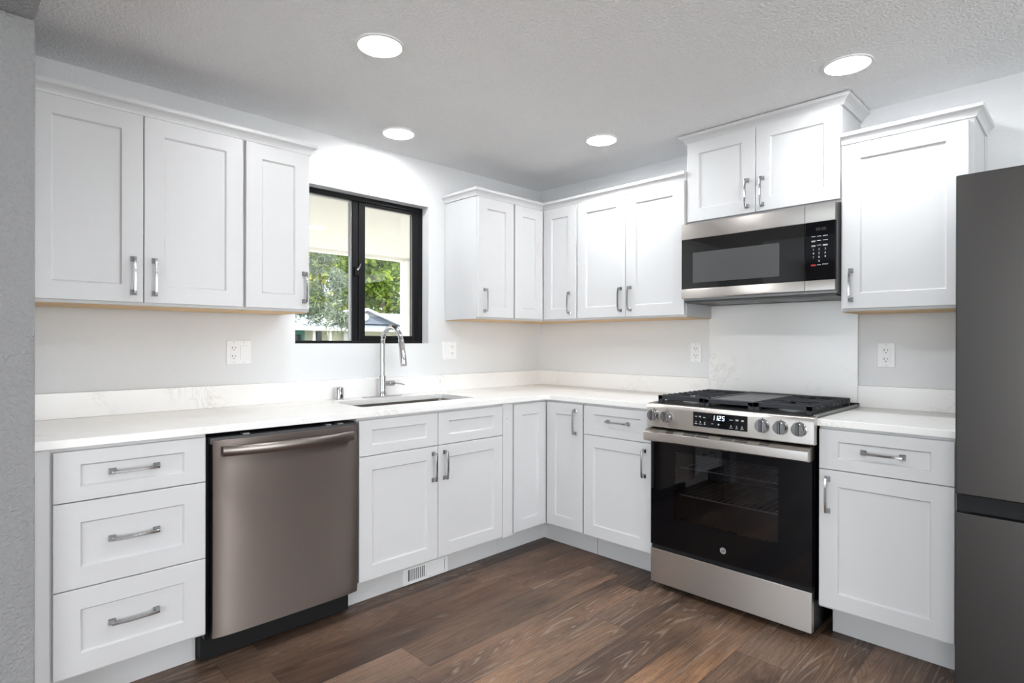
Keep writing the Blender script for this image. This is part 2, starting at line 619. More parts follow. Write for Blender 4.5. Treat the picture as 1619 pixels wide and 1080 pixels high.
# far walls of the open room, with unseen openings, the two wide ones added for fill
b = MB()
LW = dict(y0=-0.80, y1=-0.04, z0=0.15, z1=2.05)
for y0, y1, z0, z1 in ((FY - .15, -5.0, 0, CE), (-2.2, LW['y0'], 0, CE), (LW['y1'], 0.0, 0, CE), (LW['y0'], LW['y1'], 0, LW['z0']), (LW['y0'], LW['y1'], LW['z1'], CE), (-5.0, -2.2, 0, 0.1), (-5.0, -2.2, 2.1, CE)):
    b.box(FX - .15, FX, y0, y1, z0, z1)
structure(b.build('wall_far_left', 'interior_wall'))
b = MB()
for x0, x1, z0, z1 in ((FX, -3.9, 0, CE), (-0.5, 0.0, 0, CE), (-3.9, -0.5, 2.1, CE), (-3.9, -0.5, 0, 0.1)):
    b.box(x0, x1, FY - .15, FY, z0, z1)
structure(b.build('wall_front', 'interior_wall'))
b = MB().box(FX - .15, 0.15, FY - .15, 0.16, CE, CE + 0.12)
structure(b.build('ceiling', 'ceil'))


def build_floor():
    PW, PL = 0.19, 1.22
    bm = bmesh.new()
    uvl = bm.loops.layers.uv.new('UVMap')
    cl = bm.loops.layers.float_color.new('plank')
    sh = bm.loops.layers.float_color.new('shift')
    eg = bm.loops.layers.float_color.new('edge')
    rnd = random.Random(11)
    tones = [srgb(104, 84, 71), srgb(112, 92, 79), srgb(96, 77, 66), srgb(120, 98, 83), srgb(100, 82, 72), srgb(108, 86, 72)]
    seams = {0: -2.456, 1: -1.107, 2: -1.883, 3: -0.75, 4: -1.115, 5: -1.95, 6: -1.75, 7: -0.95}
    special = {(4, 0): srgb(142, 114, 92), (6, 1): srgb(152, 119, 93), (3, 0): srgb(118, 94, 78), (1, 1): srgb(112, 88, 74), (2, 1): srgb(126, 102, 85)}
    k0 = -4
    y_top = -0.60
    for k in range(k0, 32):
        y1 = y_top - PW * k
        y0 = y1 - PW
        if y0 > 0 or y1 < FY:
            continue
        s = seams.get(k, rnd.uniform(-1.2, 0))
        i0 = int(math.floor((FX - s) / PL)) - 1
        for i in range(i0, 8):
            x0 = s + PL * i
            x1 = x0 + PL
            if x1 < FX or x0 > 0:
                continue
            # i == 0 -> plank to the right of the seam, -1 -> left
            tone = rnd.choice(tones)
            if (k, -1) and k in seams:
                key = (k, 0 if i == -1 else (1 if i == 0 else 9))
                tone = special.get(key, tone)
            j = rnd.uniform(0.80, 0.98)
            tone = tuple(c * j for c in tone[:3]) + (1,)
            off = (rnd.random(), rnd.random(), rnd.random(), 1)
            cx0, cx1, cy0, cy1 = max(x0, FX), min(x1, 0), max(y0, FY), min(y1, 0)
            if cx1 - cx0 < 1e-4 or cy1 - cy0 < 1e-4:
                continue
            vs = [bm.verts.new((x, y, 0)) for x, y in ((cx0, cy0), (cx1, cy0), (cx1, cy1), (cx0, cy1))]
            f = bm.faces.new(vs)
            for lp in f.loops:
                co = lp.vert.co
                lp[uvl].uv = (co.x, co.y)
                lp[cl] = tone
                lp[sh] = off
                lp[eg] = (co.x - x0, co.y - y0, 0, 1)
    bmesh.ops.recalc_face_normals(bm, faces=bm.faces)
    me = bpy.data.meshes.new('floor')
    bm.to_mesh(me)
    bm.free()
    me.materials.append(M['floor'])
    o = bpy.data.objects.new('floor', me)
    COL.objects.link(o)
    md = o.modifiers.new('thickness', 'SOLIDIFY')
    md.thickness = 0.05
    md.offset = -1.0
    structure(o)


build_floor()


# ------------------------------------------------------------------ windows
def window_kitchen():
    root = thing('window_1', ((WO['x0'] + WO['x1']) / 2, 0.09, WO['z0']), 'black framed sliding window with two panes above the sink', 'window')
    structure(root)
    x0, x1, z0, z1 = WO['x0'], WO['x1'], WO['z0'], WO['z1']
    y0, y1 = 0.064, 0.125
    t = 0.016
    b = MB()
    b.box(x0, x1, y0, y1, z0, z0 + t).box(x0, x1, y0, y1, z1 - 0.030, z1).box(x0, x0 + 0.03, y0, y1, z0 + t, z1 - 0.03)
    b.box(x1 - 0.026, x1, y0, y1, z0 + t, z1 - 0.03)
    b.box(-1.515, -1.478, y0 + 0.008, y1, z0 + t, z1 - 0.03)
    fr = b.build('window_frame', 'winframe', root, bevel=0.003)
    # sliding sash on the right
    b = MB()
    sx0, sx1, sz0, sz1 = -1.478, x1 - 0.026, z0 + t, z1 - 0.03
    b.box(sx0, -1.436, y0 + 0.002, y0 + 0.04, sz0, sz1).box(-1.100, sx1, y0 + 0.002, y0 + 0.04, sz0, sz1)
    b.box(-1.436, -1.100, y0 + 0.002, y0 + 0.04, sz0, 1.262).box(-1.436, -1.100, y0 + 0.002, y0 + 0.04, 2.021, sz1)
    sash = b.build('sash', 'winframe', root, bevel=0.003)
    b = MB()
    for q in ((-1.4375, -1.4335, 1.260, 2.023), (-1.1005, -1.0955, 1.260, 2.023), (-1.4375, -1.0955, 1.259, 1.263), (-1.4375, -1.0955, 2.019, 2.0225)):
        b.box(q[0], q[1], y0 + 0.018, y0 + 0.026, q[2], q[3])
    b.build('glazing_bead', 'bead', sash)
    b = MB()
    b.box(-1.519, -1.515, y0 + 0.02, y0 + 0.04, z0 + t, z1 - 0.03).box(x0 + .03, -1.515, y0 + 0.02, y0 + 0.04, z1 - 0.034, z1 - 0.03)
    b.build('glazing_bead', 'bead', fr)
    MB().box(-1.436, -1.100, y0 + 0.021, y0 + 0.024, 1.262, 2.021).build('glass_pane', 'glass', sash)
    MB().box(x0 + 0.03, -1.519, y0 + 0.040, y0 + 0.043, z0 + t, z1 - 0.034).build('glass_pane', 'glass', fr)
    b = MB().box(-1.506, -1.482, y0 - 0.010, y0 + 0.008, 1.606, 1.660)
    lt = b.build('latch', 'winframe', root, bevel=0.003)
    MB().tube([(-1.494, y0 - 0.012, 1.640), (-1.488, y0 - 0.022, 1.655), (-1.480, y0 - 0.026, 1.676)], [0.006, 0.005, 0.004], 8).build('latch_lever', 'nickel', lt, smooth=True)


window_kitchen()


def window_plain(name, axis, pos, a0, a1, z0, z1, label, mull=1):
    """plain white-framed unseen window in the far room walls; axis 'x': wall plane x=pos"""
    mid = (a0 + a1) / 2
    T = (lambda a, d, z: (pos + d, a, z)) if axis == 'x' else (lambda a, d, z: (a, pos + d, z))
    root = thing(name, T(mid, -0.05, z0), label, 'window')
    structure(root)
    b = MB(T)
    f = 0.05
    b.box(a0, a1, -.10, -.04, z0, z0 + f).box(a0, a1, -.10, -.04, z1 - f, z1).box(a0, a0 + f, -.10, -.04, z0 + f, z1 - f).box(a1 - f, a1, -.10, -.04, z0 + f, z1 - f)
    for i in range(mull):
        c = a0 + (a1 - a0) * (i + 1) / (mull + 1)
        b.box(c - .025, c + .025, -.10, -.04, z0 + f, z1 - f)
    b.build('window_frame', 'trimwhite', root, bevel=0.003)
    MB(T).box(a0 + f, a1 - f, -.072, -.068, z0 + f, z1 - f).build('glass_pane', 'glass', root)


window_plain('window_2', 'x', FX, LW['y0'], LW['y1'], LW['z0'], LW['z1'], 'tall daylight window in the far left wall', 0)
window_plain('window_3', 'x', FX, -5.0, -2.2, 0.1, 2.1, 'unseen wide window added for fill light in the far left wall', 2)  # unseen opening, widened to hold the side fill light
window_plain('window_4', 'y', FY, -3.9, -0.5, 0.1, 2.1, 'unseen patio window added for fill light in the front wall behind the camera', 2)  # unseen opening, widened to hold the front fill light


# ------------------------------------------------------------------ handles, shaker fronts
def handle(T, a, d, z, vert, parent, L=0.150):
    """chrome bar pull with two flared square feet and a slightly bowed bar"""
    b = MB(T)

    def P(s, o, h):     # s along the handle, o across, h out
        return (a + o, d + h, z + s) if vert else (a + s, d + h, z + o)

    for s in (-L / 2 + 0.0105, L / 2 - 0.0105):
        pts, fs = [], []
        for r, h in ((0.0105, 0.0), (0.0105, 0.004), (0.0085, 0.007), (0.0060, 0.012), (0.0055, 0.026)):
            pts += [P(s - r, -r, h), P(s + r, -r, h), P(s + r, r, h), P(s - r, r, h)]
        for j in range(4):
            for k in range(4):
                k2 = (k + 1) % 4
                fs.append((j * 4 + k, j * 4 + k2, j * 4 + 4 + k2, j * 4 + 4 + k))
        fs += [(0, 1, 2, 3), (16, 17, 18, 19)]
        b.add(pts, fs)
    n = 12
    pts, fs = [], []
    l2 = L / 2 - 0.005
    for i in range(n + 1):
        s = -l2 + 2 * l2 * i / n
        q = abs(s) / l2
        h = 0.0215 + 0.0055 * (1 - q ** 2.5)
        for o, dh in ((-0.0044, 0.0), (0.0044, 0.0), (0.0044, 0.0065), (-0.0044, 0.0065)):
            pts.append(P(s, o, h + dh))
    for i in range(n):
        for k in range(4):
            k2 = (k + 1) % 4
            fs.append((i * 4 + k, i * 4 + k2, i * 4 + 4 + k2, i * 4 + 4 + k))
    fs += [(0, 1, 2, 3), tuple(n * 4 + k for k in range(4))]
    b.add(pts, fs)
    return b.build('handle', 'nickel', parent, bevel=0.0012)


def front(T, name, a0, a1, z0, z1, d, parent, sa=0.068, sz=0.063, th=0.020):
    """five-piece shaker front whose face is at depth d"""
    b = MB(T)
    rc, bv, ch = 0.0085, 0.0055, 0.0018

    def rect(ix, iz, dd):
        return [(a0 + ix, dd, z0 + iz), (a1 - ix, dd, z0 + iz), (a1 - ix, dd, z1 - iz), (a0 + ix, dd, z1 - iz)]
    rings = [rect(0, 0, d - th), rect(0, 0, d - ch), rect(ch, ch, d), rect(sa, sz, d), rect(sa + bv, sz + bv, d - rc)]
    pts = [p for r in rings for p in r]
    fs = [(0, 1, 2, 3)]
    for j in range(4):
        for k in range(4):
            k2 = (k + 1) % 4
            fs.append((j * 4 + k, j * 4 + k2, j * 4 + 4 + k2, j * 4 + 4 + k))
    fs.append((16, 17, 18, 19))
    b.add(pts, fs)
    return b.build(name, 'cab', parent)


DD = 0.6365      # base door faces
DB = 0.6160      # base body front
ZD, ZT = 0.152, 0.8735
ZR = 0.7115      # split between drawer row and door row
TK = 0.4990      # toe-kick face


def base_body(T, a0, a1, root, toe=True, ta0=None, ta1=None):
    MB(T).box(a0, a1, 0.004, DB, 0.140, 0.8845).build('body', 'cab', root, bevel=0.001)
    if toe:
        MB(T).box(a0 if ta0 is None else ta0, a1 if ta1 is None else ta1, TK - 0.016, TK, 0.001, 0.139).build('toe_kick', 'cab', root)


# ------------------------------------------------------------------ base cabinets on the back wall
r = thing('base_cabinet', (-2.74, -0.32, 0), 'white three-drawer base cabinet left of the dishwasher', 'cabinet', 'base cabinets')
base_body(WA, -2.953, -2.500, r, ta0=-2.994, ta1=-2.500)
MB(WA).box(-2.994, -2.9535, 0.30, DD - 0.006, 0.140, 0.8845).build('filler_strip', 'cab', r, bevel=0.002)
for z0, z1, sz in ((0.7115, ZT, 0.0445), (0.4310, 0.7085, 0.066), (ZD, 0.4280, 0.067)):
    dr = front(WA, 'drawer', -2.947, -2.505, z0, z1, DD, r, 0.070, sz)
    handle(WA, -2.7255, DD - 0.0085 if z0 > .7 else DD - 0.0085, (z0 + z1) / 2 + 0.0005, False, dr)

r = thing('base_cabinet', (-1.40, -0.32, 0), 'white sink base cabinet with two false drawer fronts over two doors', 'cabinet', 'base cabinets')
b = MB(WA)
b.box(-1.8790, -1.8610, 0.004, DB, 0.140, 0.8845).box(-1.0100, -0.992, 0.004, DB, 0.140, 0.8845).box(-1.8610, -1.0100, 0.004, DB, 0.140, 0.158)
b.box(-1.8610, -1.0100, 0.004, 0.016, 0.158, 0.8845).box(-1.8610, -1.0100, DB - .018, DB, 0.158, 0.8845)
b.build('body', 'cab', r)
MB(WA).box(-1.8790, -0.910, TK - 0.016, TK, 0.001, 0.139).build('toe_kick', 'cab', r)
for a0, a1 in ((-1.8765, -1.4405), (-1.4370, -0.995)):
    front(WA, 'false_drawer_front', a0, a1, ZR + 0.0015, ZT, DD, r, 0.066, 0.045)
d1 = front(WA, 'door', -1.8765, -1.4405, ZD, ZR - 0.0015, DD, r, 0.066, 0.063)
handle(WA, -1.469, DD, 0.610, True, d1)
d1 = front(WA, 'door', -1.4370, -0.995, ZD, ZR - 0.0015, DD, r, 0.066, 0.063)
handle(WA, -1.399, DD, 0.610, True, d1)
fs_ = MB(WA).box(-0.9905, -0.9125, 0.40, DD - 0.004, 0.140, 0.8845).build('filler_strip', 'cab', r, bevel=0.002)
MB(WA).ring((-0.957, DD - 0.005, 0.800), 'd', [(0.0035, 0), (0.0035, 0.0016), (0.002, 0.002)], 12).build('screw', 'screw', fs_)

r = thing('base_cabinet', (-0.45, -0.45, 0), 'white corner base cabinet with a folding two-leaf door', 'cabinet', 'base cabinets')
# L-shaped body
MB().vprism([(-0.9100, -0.004), (-0.004, -0.004), (-0.004, -0.9120), (-DB, -0.9120), (-DB, -DB), (-0.9100, -DB)], 0.140, 0.8845).build('body', 'cab', r, bevel=0.001)
MB().vprism([(-0.9090, -TK), (-TK, -TK), (-TK, -0.9110), (-TK + 0.016, -0.9110), (-TK + 0.016, -TK + 0.016), (-0.9090, -TK + 0.016)], 0.001, 0.139).build('toe_kick', 'cab', r)
front(WA, 'door', -0.9040, -0.6385, ZD, ZT, DD, r, 0.066, 0.063)
d1 = front(WB, 'door', -0.9085, -0.6395, ZD, ZT, DD, r, 0.066, 0.063)
handle(WB, -0.860, DD, 0.773, True, d1)

r = thing('base_cabinet', (-0.32, -1.14, 0), 'white one-drawer base cabinet between the corner and the range', 'cabinet', 'base cabinets')
base_body(WB, -1.3545, -0.9150, r)
d1 = front(WB, 'drawer', -1.3540, -0.9180, ZR + 0.0015, ZT, DD, r, 0.067, 0.0445)
handle(WB, -1.1425, DD - 0.0085, 0.796, False, d1)
d1 = front(WB, 'door', -1.3540, -0.9180, ZD, ZR - 0.0015, DD, r, 0.067, 0.063)
handle(WB, -1.311, DD, 0.606, True, d1)

r = thing('base_cabinet', (-0.32, -2.37, 0), 'white one-drawer base cabinet between the range and the fridge', 'cabinet', 'base cabinets')
base_body(WB, -2.5860, -2.1330, r, ta0=-2.5860, ta1=-2.150)
d1 = front(WB, 'drawer', -2.5830, -2.1370, ZR + 0.0015, ZT, DD, r, 0.069, 0.0455)
handle(WB, -2.360, DD - 0.0085, 0.795, False, d1)
d1 = front(WB, 'door', -2.5830, -2.1370, ZD, ZR - 0.0015, DD, r, 0.069, 0.063)
handle(WB, -2.169, DD, 0.609, True, d1)

# vent register in the toe kick under the sink
r = thing('vent_register', (-1.413, -TK - 0.004, 0.003), 'white louvred floor vent register set in the toe kick under the sink', 'vent')
a0, a1, z0, z1 = -1.555, -1.272, 0.003, 0.086
b = MB(WA)
b.box(a0, a1, TK + .0005, TK + 0.006, z0, 0.018).box(a0, a1, TK + .0005, TK + 0.006, 0.076, z1)
b.box(a0, a0 + 0.030, TK + .0005, TK + 0.006, 0.018, 0.076).box(a1 - 0.022, a1, TK + .0005, TK + 0.006, 0.018, 0.076)
b.box(-1.421, -1.409, TK + .0005, TK + 0.006, 0.018, 0.076)
b.build('frame', 'plastic', r, bevel=0.001)
MB(WA).box(a0 + 0.03, a1 - 0.022, TK + 0.0004, TK + 0.0012, 0.018, 0.076).build('backing', 'slot', r)
b = MB(WA)
for k in range(9):
    x = -1.525 + 0.0128 + k * 0.0115
    b.box(x - 0.0025, x + 0.0025, TK + 0.0012, TK + 0.005, 0.018, 0.076)
for k in range(11):
    x = -1.409 + 0.006 + k * 0.0101
    b.add([(x - .0042, TK + .0014, .018), (x + .0038, TK + .005, .018), (x + .0038, TK + .005, .076), (x - .0042, TK + .0014, .076),
           (x - .0032, TK + .0012, .018), (x + .0048, TK + .0048, .018), (x + .0048, TK + .0048, .076), (x - .0032, TK + .0012, .076)],
          [(0, 1, 2, 3), (4, 7, 6, 5), (0, 4, 5, 1), (2, 6, 7, 3), (0, 3, 7, 4), (1, 5, 6, 2)])
b.build('louvres', 'plastic', r)


# ------------------------------------------------------------------ worktops and backsplashes
def slab_poly(name, outer, hole, z0, z1, label, cat, bevel=0.002):
    bm = bmesh.new()

    def loop(pts):
        vs = [bm.verts.new((x, y, z1)) for x, y in pts]
        return [bm.edges.new((vs[i], vs[(i + 1) % len(vs)])) for i in range(len(vs))]
    es = loop(outer)
    if hole:
        es += loop(hole)
    bmesh.ops.triangle_fill(bm, use_beauty=True, edges=es)
    ret = bmesh.ops.extrude_face_region(bm, geom=list(bm.faces))
    for v in ret['geom']:
        if isinstance(v, bmesh.types.BMVert):
            v.co.z = z0
    bmesh.ops.recalc_face_normals(bm, faces=bm.faces)
    cx = sum(p[0] for p in outer) / len(outer)
    cy = sum(p[1] for p in outer) / len(outer)
    for v in bm.verts:
        v.co -= Vector((cx, cy, z0))
    me = bpy.data.meshes.new(name)
    bm.to_mesh(me)
    bm.free()
    me.materials.append(M['quartz'])
    o = bpy.data.objects.new(name, me)
    o.location = (cx, cy, z0)
    COL.objects.link(o)
    bv = o.modifiers.new('bevel', 'BEVEL')
    bv.width = bevel; bv.segments = 2; bv.limit_method = 'ANGLE'; bv.angle_limit = math.radians(50)
    return tag(o, label, cat)


ZC, TC, DC = 0.914, 0.0275, 0.6441
arc = [(-DC - 0.035 + 0.035 * math.sin(math.radians(t)), -DC - 0.035 + 0.035 * math.cos(math.radians(t))) for t in range(0, 91, 15)]
SX0, SX1, SY0, SY1 = -1.765, -1.048, -0.475, -0.152     # sink cut-out


def rrect(x0, x1, y0, y1, r, n=5):
    pts = []
    for cx, cy, t0 in ((x1 - r, y1 - r, 0), (x0 + r, y1 - r, 90), (x0 + r, y0 + r, 180), (x1 - r, y0 + r, 270)):
        for k in range(n + 1):
            t = math.radians(t0 + 90 * k / n)
            pts.append((cx + r * math.cos(t), cy + r * math.sin(t)))
    return pts


slab_poly('worktop', [(-2.995, -0.001), (-0.001, -0.001), (-0.001, -1.3605), (-DC, -1.3605)] + arc[::-1] + [(-2.995, -DC)],
          rrect(SX0, SX1, SY0, SY1, 0.02), ZC - TC, ZC, 'white quartz L-shaped worktop with the sink cut-out', 'worktop')
slab_poly('worktop', [(-0.001, -2.1285), (-0.001, -2.600), (-DC, -2.600), (-DC, -2.1285)], None, ZC - TC, ZC,
          'short white quartz worktop between the range and the fridge', 'worktop')
HS, DS = 0.1042, 0.0215
tag(MB(WA).box(-2.994, -DS - .0005, 0.001, DS, ZC + .0005, ZC + HS).build('backsplash', 'quartz', bevel=0.0015, loc=(-1.5, -.01, ZC)),
    'low white quartz backsplash strip along the sink wall', 'backsplash')
tag(MB(WB).box(-1.3530, -0.001, 0.001, DS, ZC + .0005, ZC + HS).build('backsplash', 'quartz', bevel=0.0015, loc=(-.01, -.68, ZC)),
    'low white quartz backsplash strip between the corner and the range', 'backsplash')
tag(MB(WB).box(-2.1190, -1.3540, 0.001, DS + .001, 0.916, 1.436).build('backsplash', 'quartz', bevel=0.0015, loc=(-.01, -1.74, .88)),
    'tall white quartz backsplash panel behind the range', 'backsplash')
tag(MB(WB).box(-2.600, -2.1200, 0.001, DS, ZC + .0005, ZC + HS).build('backsplash', 'quartz', bevel=0.0015, loc=(-.01, -2.36, ZC)),
    'low white quartz backsplash strip beside the fridge', 'backsplash')

# ------------------------------------------------------------------ sink, faucet, air gap
r = thing('kitchen_sink', ((SX0 + SX1) / 2, (SY0 + SY1) / 2, 0.70), 'undermount stainless steel sink sunk in the worktop under the window', 'sink')
x0, x1, y0, y1 = SX0 - 0.006, SX1 + 0.006, SY0 - 0.006, SY1 + 0.006
top = rrect(x0, x1, y0, y1, 0.025)
bot = rrect(x0 + 0.012, x1 - 0.012, y0 + 0.012, y1 - 0.012, 0.025)
fl = rrect(x0 - 0.018, x1 + 0.018, y0 - 0.018, y1 + 0.018, 0.03)
n = len(top)
b = MB()
b.add([(p[0], p[1], 0.8862) for p in fl] + [(p[0], p[1], 0.8862) for p in top] + [(p[0], p[1], 0.705) for p in bot],
      [(i, (i + 1) % n, n + (i + 1) % n, n + i) for i in range(n)] + [(n + i, n + (i + 1) % n, 2 * n + (i + 1) % n, 2 * n + i) for i in range(n)] + [tuple(range(2 * n, 3 * n))])
bo = b.build('basin', 'sink', r, smooth=True)
MB().ring((-1.40, -0.31, 0.705), 'z', [(0.045, 0.0006), (0.045, 0.004), (0.032, 0.002), (0.0, 0.001)], 24, cap=False).build('drain', 'chrome', r, smooth=True)

r = thing('kitchen_faucet', (-1.408, -0.075, ZC), 'chrome gooseneck pull-down faucet on an oval base plate behind the sink', 'faucet')
fx, fy = -1.408, -0.075
plate = []
for k in range(24):
    t = 2 * math.pi * k / 24
    sx = 0.100 if math.cos(t) >= 0 else -0.100
    plate.append((fx + sx + 0.028 * math.cos(t), fy + 0.028 * math.sin(t)))
MB().vprism(plate, ZC + 0.0003, ZC + 0.006).build('base_plate', 'chrome', r, bevel=0.002)
MB().ring((fx, fy, ZC), 'z', [(0.024, 0.006), (0.0235, 0.018), (0.0205, 0.026), (0.0195, 0.040), (0.0195, 0.117), (0.0165, 0.1205)], 28).build('body', 'chrome', r, smooth=True)
path = [(fx, fy, ZC + 0.118), (fx, fy, 1.10), (fx, fy, 1.16), (fx, fy, 1.205)]
R = 0.095
for k in range(1, 13):
    t = math.radians(180 - 168 * k / 12)
    path.append((fx, fy - R - R * math.cos(t), 1.213 + R * math.sin(t)))
MB().tube(path, 0.0140, 20).build('spout', 'chrome', r, smooth=True)
e = Vector(path[-1])
dv = Vector((0, -0.20, -1.0)).normalized()
hp = [e + dv * s for s in (-0.006, 0.0, 0.02, 0.10, 0.138, 0.142)]
MB().tube([tuple(p) for p in hp], [0.0150, 0.0158, 0.0158, 0.0185, 0.0175, 0.0150], 20).build('spray_head', 'chrome', r, smooth=True)
hd = MB()
hd.tube([(fx + 0.015, fy, 0.988), (fx + 0.044, fy, 0.988), (fx + 0.046, fy, 0.988), (fx + 0.076, fy, 0.988), (fx + 0.082, fy, 0.988)], [0.0135, 0.0135, 0.0155, 0.0155, 0.010], 20)
hd.tube([(fx + 0.070, fy, 0.988), (fx + 0.095, fy - .002, 0.986), (fx + 0.145, fy - .004, 0.976)], [0.0055, 0.0042, 0.0036], 10)
hd.build('lever_handle', 'chrome', r, smooth=True)

r = thing('air_gap', (-1.672, -0.072, ZC), 'small chrome air gap cap on the worktop left of the faucet', 'fitting')
MB().ring((-1.672, -0.072, ZC), 'z', [(0.026, 0.0003), (0.026, 0.004), (0.0215, 0.006), (0.0215, 0.060), (0.019, 0.066), (0.012, 0.069)], 24).build('cap', 'chrome', r, smooth=True)
MB().box(-1.679, -1.665, -0.0945, -0.0925, ZC + 0.012, ZC + 0.030).build('slot', 'slot', r)


# ------------------------------------------------------------------ wall cabinets
UD, UB = 0.3287, 0.3085
UZ0, UZ1 = 1.3662, 2.112
DZ0, DZ1 = 1.3770, 2.1040


def wall_body(T, a0, a1, z0, z1, root, depth=UB, under=True):
    MB(T).box(a0, a1, 0.003, depth, z0, z1).build('body', 'cab', root, bevel=0.001)
    if under:
        MB(T).box(a0 + 0.003, a1 - 0.003, 0.004, depth - 0.010, z0 - 0.004, z0 - 0.0005).build('underside_panel', 'ply', root)['label'] = 'bare birch plywood underside'


r = thing('wall_cabinet', (-2.62, -0.16, UZ0), 'white double-door wall cabinet by the left wing wall', 'cabinet', 'wall cabinets')
wall_body(WA, -2.994, -2.2585, UZ0, UZ1, r)
d1 = front(WA, 'door', -2.990, -2.6375, DZ0, DZ1, UD, r, 0.070, 0.066)
handle(WA, -2.6695, UD, 1.479, True, d1)
d1 = front(WA, 'door', -2.6340, -2.2640, DZ0, DZ1, UD, r, 0.068, 0.066)
handle(WA, -2.5990, UD, 1.478, True, d1)

r = thing('wall_cabinet', (-2.11, -0.16, UZ0), 'white narrow single-door wall cabinet just left of the window', 'cabinet', 'wall cabinets')
wall_body(WA, -2.2575, -1.9575, UZ0, UZ1, r)
d1 = front(WA, 'door', -2.2510, -1.9640, DZ0, DZ1, UD, r, 0.068, 0.066)
handle(WA, -1.988, UD, 1.479, True, d1)

r = thing('wall_cabinet', (-0.755, -0.16, UZ0), 'white narrow single-door wall cabinet just right of the window', 'cabinet', 'wall cabinets')
wall_body(WA, -0.9035, -0.6005, UZ0, UZ1, r)
d1 = front(WA, 'door', -0.9010, -0.6040, DZ0, DZ1, UD, r, 0.070, 0.066)
handle(WA, -0.855, UD, 1.479, True, d1)

r = thing('wall_cabinet', (-0.3, -0.3, UZ0), 'white corner wall cabinet with a folding two-leaf door', 'cabinet', 'wall cabinets')
MB().vprism([(-0.5995, -0.003), (-0.003, -0.003), (-0.003, -0.6155), (-UB, -0.6155), (-UB, -UB), (-0.5995, -UB)], UZ0, UZ1).build('body', 'cab', r, bevel=0.001)
MB().vprism([(-0.5965, -0.004), (-0.004, -0.004), (-0.004, -0.6125), (-UB + .01, -0.6125), (-UB + .01, -UB + .01), (-0.5965, -UB + .01)], UZ0 - 0.004, UZ0 - .0005).build('underside_panel', 'ply', r)['label'] = 'bare birch plywood underside'
front(WA, 'door', -0.5930, -0.3305, DZ0, DZ1, UD, r, 0.070, 0.066)
d1 = front(WB, 'door', -0.6120, -0.3310, DZ0, DZ1, UD, r, 0.070, 0.066)
handle(WB, -0.561, UD, 1.478, True, d1)

r = thing('wall_cabinet', (-0.16, -0.99, UZ0), 'white double-door wall cabinet left of the microwave', 'cabinet', 'wall cabinets')
wall_body(WB, -1.3665, -0.6165, UZ0, UZ1, r)
d1 = front(WB, 'door', -0.9815, -0.6220, DZ0, DZ1, UD, r, 0.066, 0.066)
handle(WB, -0.949, UD, 1.480, True, d1)
d1 = front(WB, 'door', -1.3610, -0.9850, DZ0, DZ1, UD, r, 0.070, 0.066)
handle(WB, -1.0155, UD, 1.482, True, d1)

MD = 0.3147
r = thing('wall_cabinet', (-0.15, -1.745, 1.868), 'white short double-door wall cabinet above the microwave', 'cabinet', 'wall cabinets')
wall_body(WB, -2.1240, -1.3680, 1.864, 2.3080, r, depth=MD - 0.0205, under=False)
d1 = front(WB, 'door', -1.7400, -1.3700, 1.8765, 2.3020, MD, r, 0.068, 0.064)
handle(WB, -1.699, MD, 1.976, True, d1)
d1 = front(WB, 'door', -2.1215, -1.7430, 1.8765, 2.3020, MD, r, 0.068, 0.064)
handle(WB, -1.7745, MD, 1.973, True, d1)

r = thing('wall_cabinet', (-0.16, -2.36, UZ0), 'white single-door wall cabinet right of the microwave over the fridge side', 'cabinet', 'wall cabinets')
wall_body(WB, -2.5970, -2.1260, UZ0, UZ1, r)
d1 = front(WB, 'door', -2.5820, -2.1350, DZ0, DZ1, UD, r, 0.070, 0.066)
handle(WB, -2.1695, UD, 1.481, True, d1)
MB(WB).box(-2.6030, -2.5975, 0.003, 0.020, UZ0, 2.108).build('scribe_strip', 'cab', r)

# crown moulding: profile swept with mitred corners
CROWN = [(0.000, 0.000), (0.006, 0.000), (0.008, 0.008), (0.012, 0.016), (0.019, 0.024), (0.027, 0.029), (0.0295, 0.031), (0.0295, 0.0455), (0.0, 0.0455)]


def crown(path, z0, label, scale=1.0):
    """path: plan polyline along cabinet faces; room is on the right-hand side of travel"""
    P = [Vector((x, y, 0)) for x, y in path]
    n = len(P)
    offs = []
    for i in range(n):
        ns = []
        if i > 0:
            t = (P[i] - P[i - 1]).normalized(); ns.append(Vector((t.y, -t.x, 0)))
        if i < n - 1:
            t = (P[i + 1] - P[i]).normalized(); ns.append(Vector((t.y, -t.x, 0)))
        if len(ns) == 2:
            mvec = (ns[0] + ns[1]).normalized()
            offs.append(mvec / mvec.dot(ns[0]))
        else:
            offs.append(ns[0])
    k = len(CROWN)
    pts = []
    for i in range(n):
        for o, h in CROWN:
            q = P[i] + offs[i] * (o * scale + 0.001)
            pts.append((q.x, q.y, z0 + h))
    fs = [tuple(range(k)), tuple((n - 1) * k + j for j in range(k))]
    for i in range(n - 1):
        for j in range(k):
            j2 = (j + 1) % k
            fs.append((i * k + j, i * k + j2, (i + 1) * k + j2, (i + 1) * k + j))
    o = MB().add(pts, fs).build('crown_moulding', 'cab', loc=(path[0][0], path[0][1], z0))
    tag(o, label, 'moulding', 'crown mouldings')


ZCR = 2.1090
crown([(-2.994, -UB), (-1.9575, -UB), (-1.9575, -0.003)], ZCR, 'white crown moulding over the two cabinets left of the window')
crown([(-0.9035, -0.003), (-0.9035, -UB), (-UB, -UB), (-UB, -1.3665)], ZCR, 'white crown moulding wrapping the corner wall cabinets')
crown([(-0.003, -1.3680), (-MD + .0205, -1.3680), (-MD + .0205, -2.1240), (-0.003, -2.1240)], 2.3008, 'white crown moulding against the ceiling over the microwave cabinet', 1.3)
crown([(-UB, -2.1270), (-UB, -2.5975), (-0.003, -2.5975)], 2.1135, 'white crown moulding over the cabinet beside the fridge')

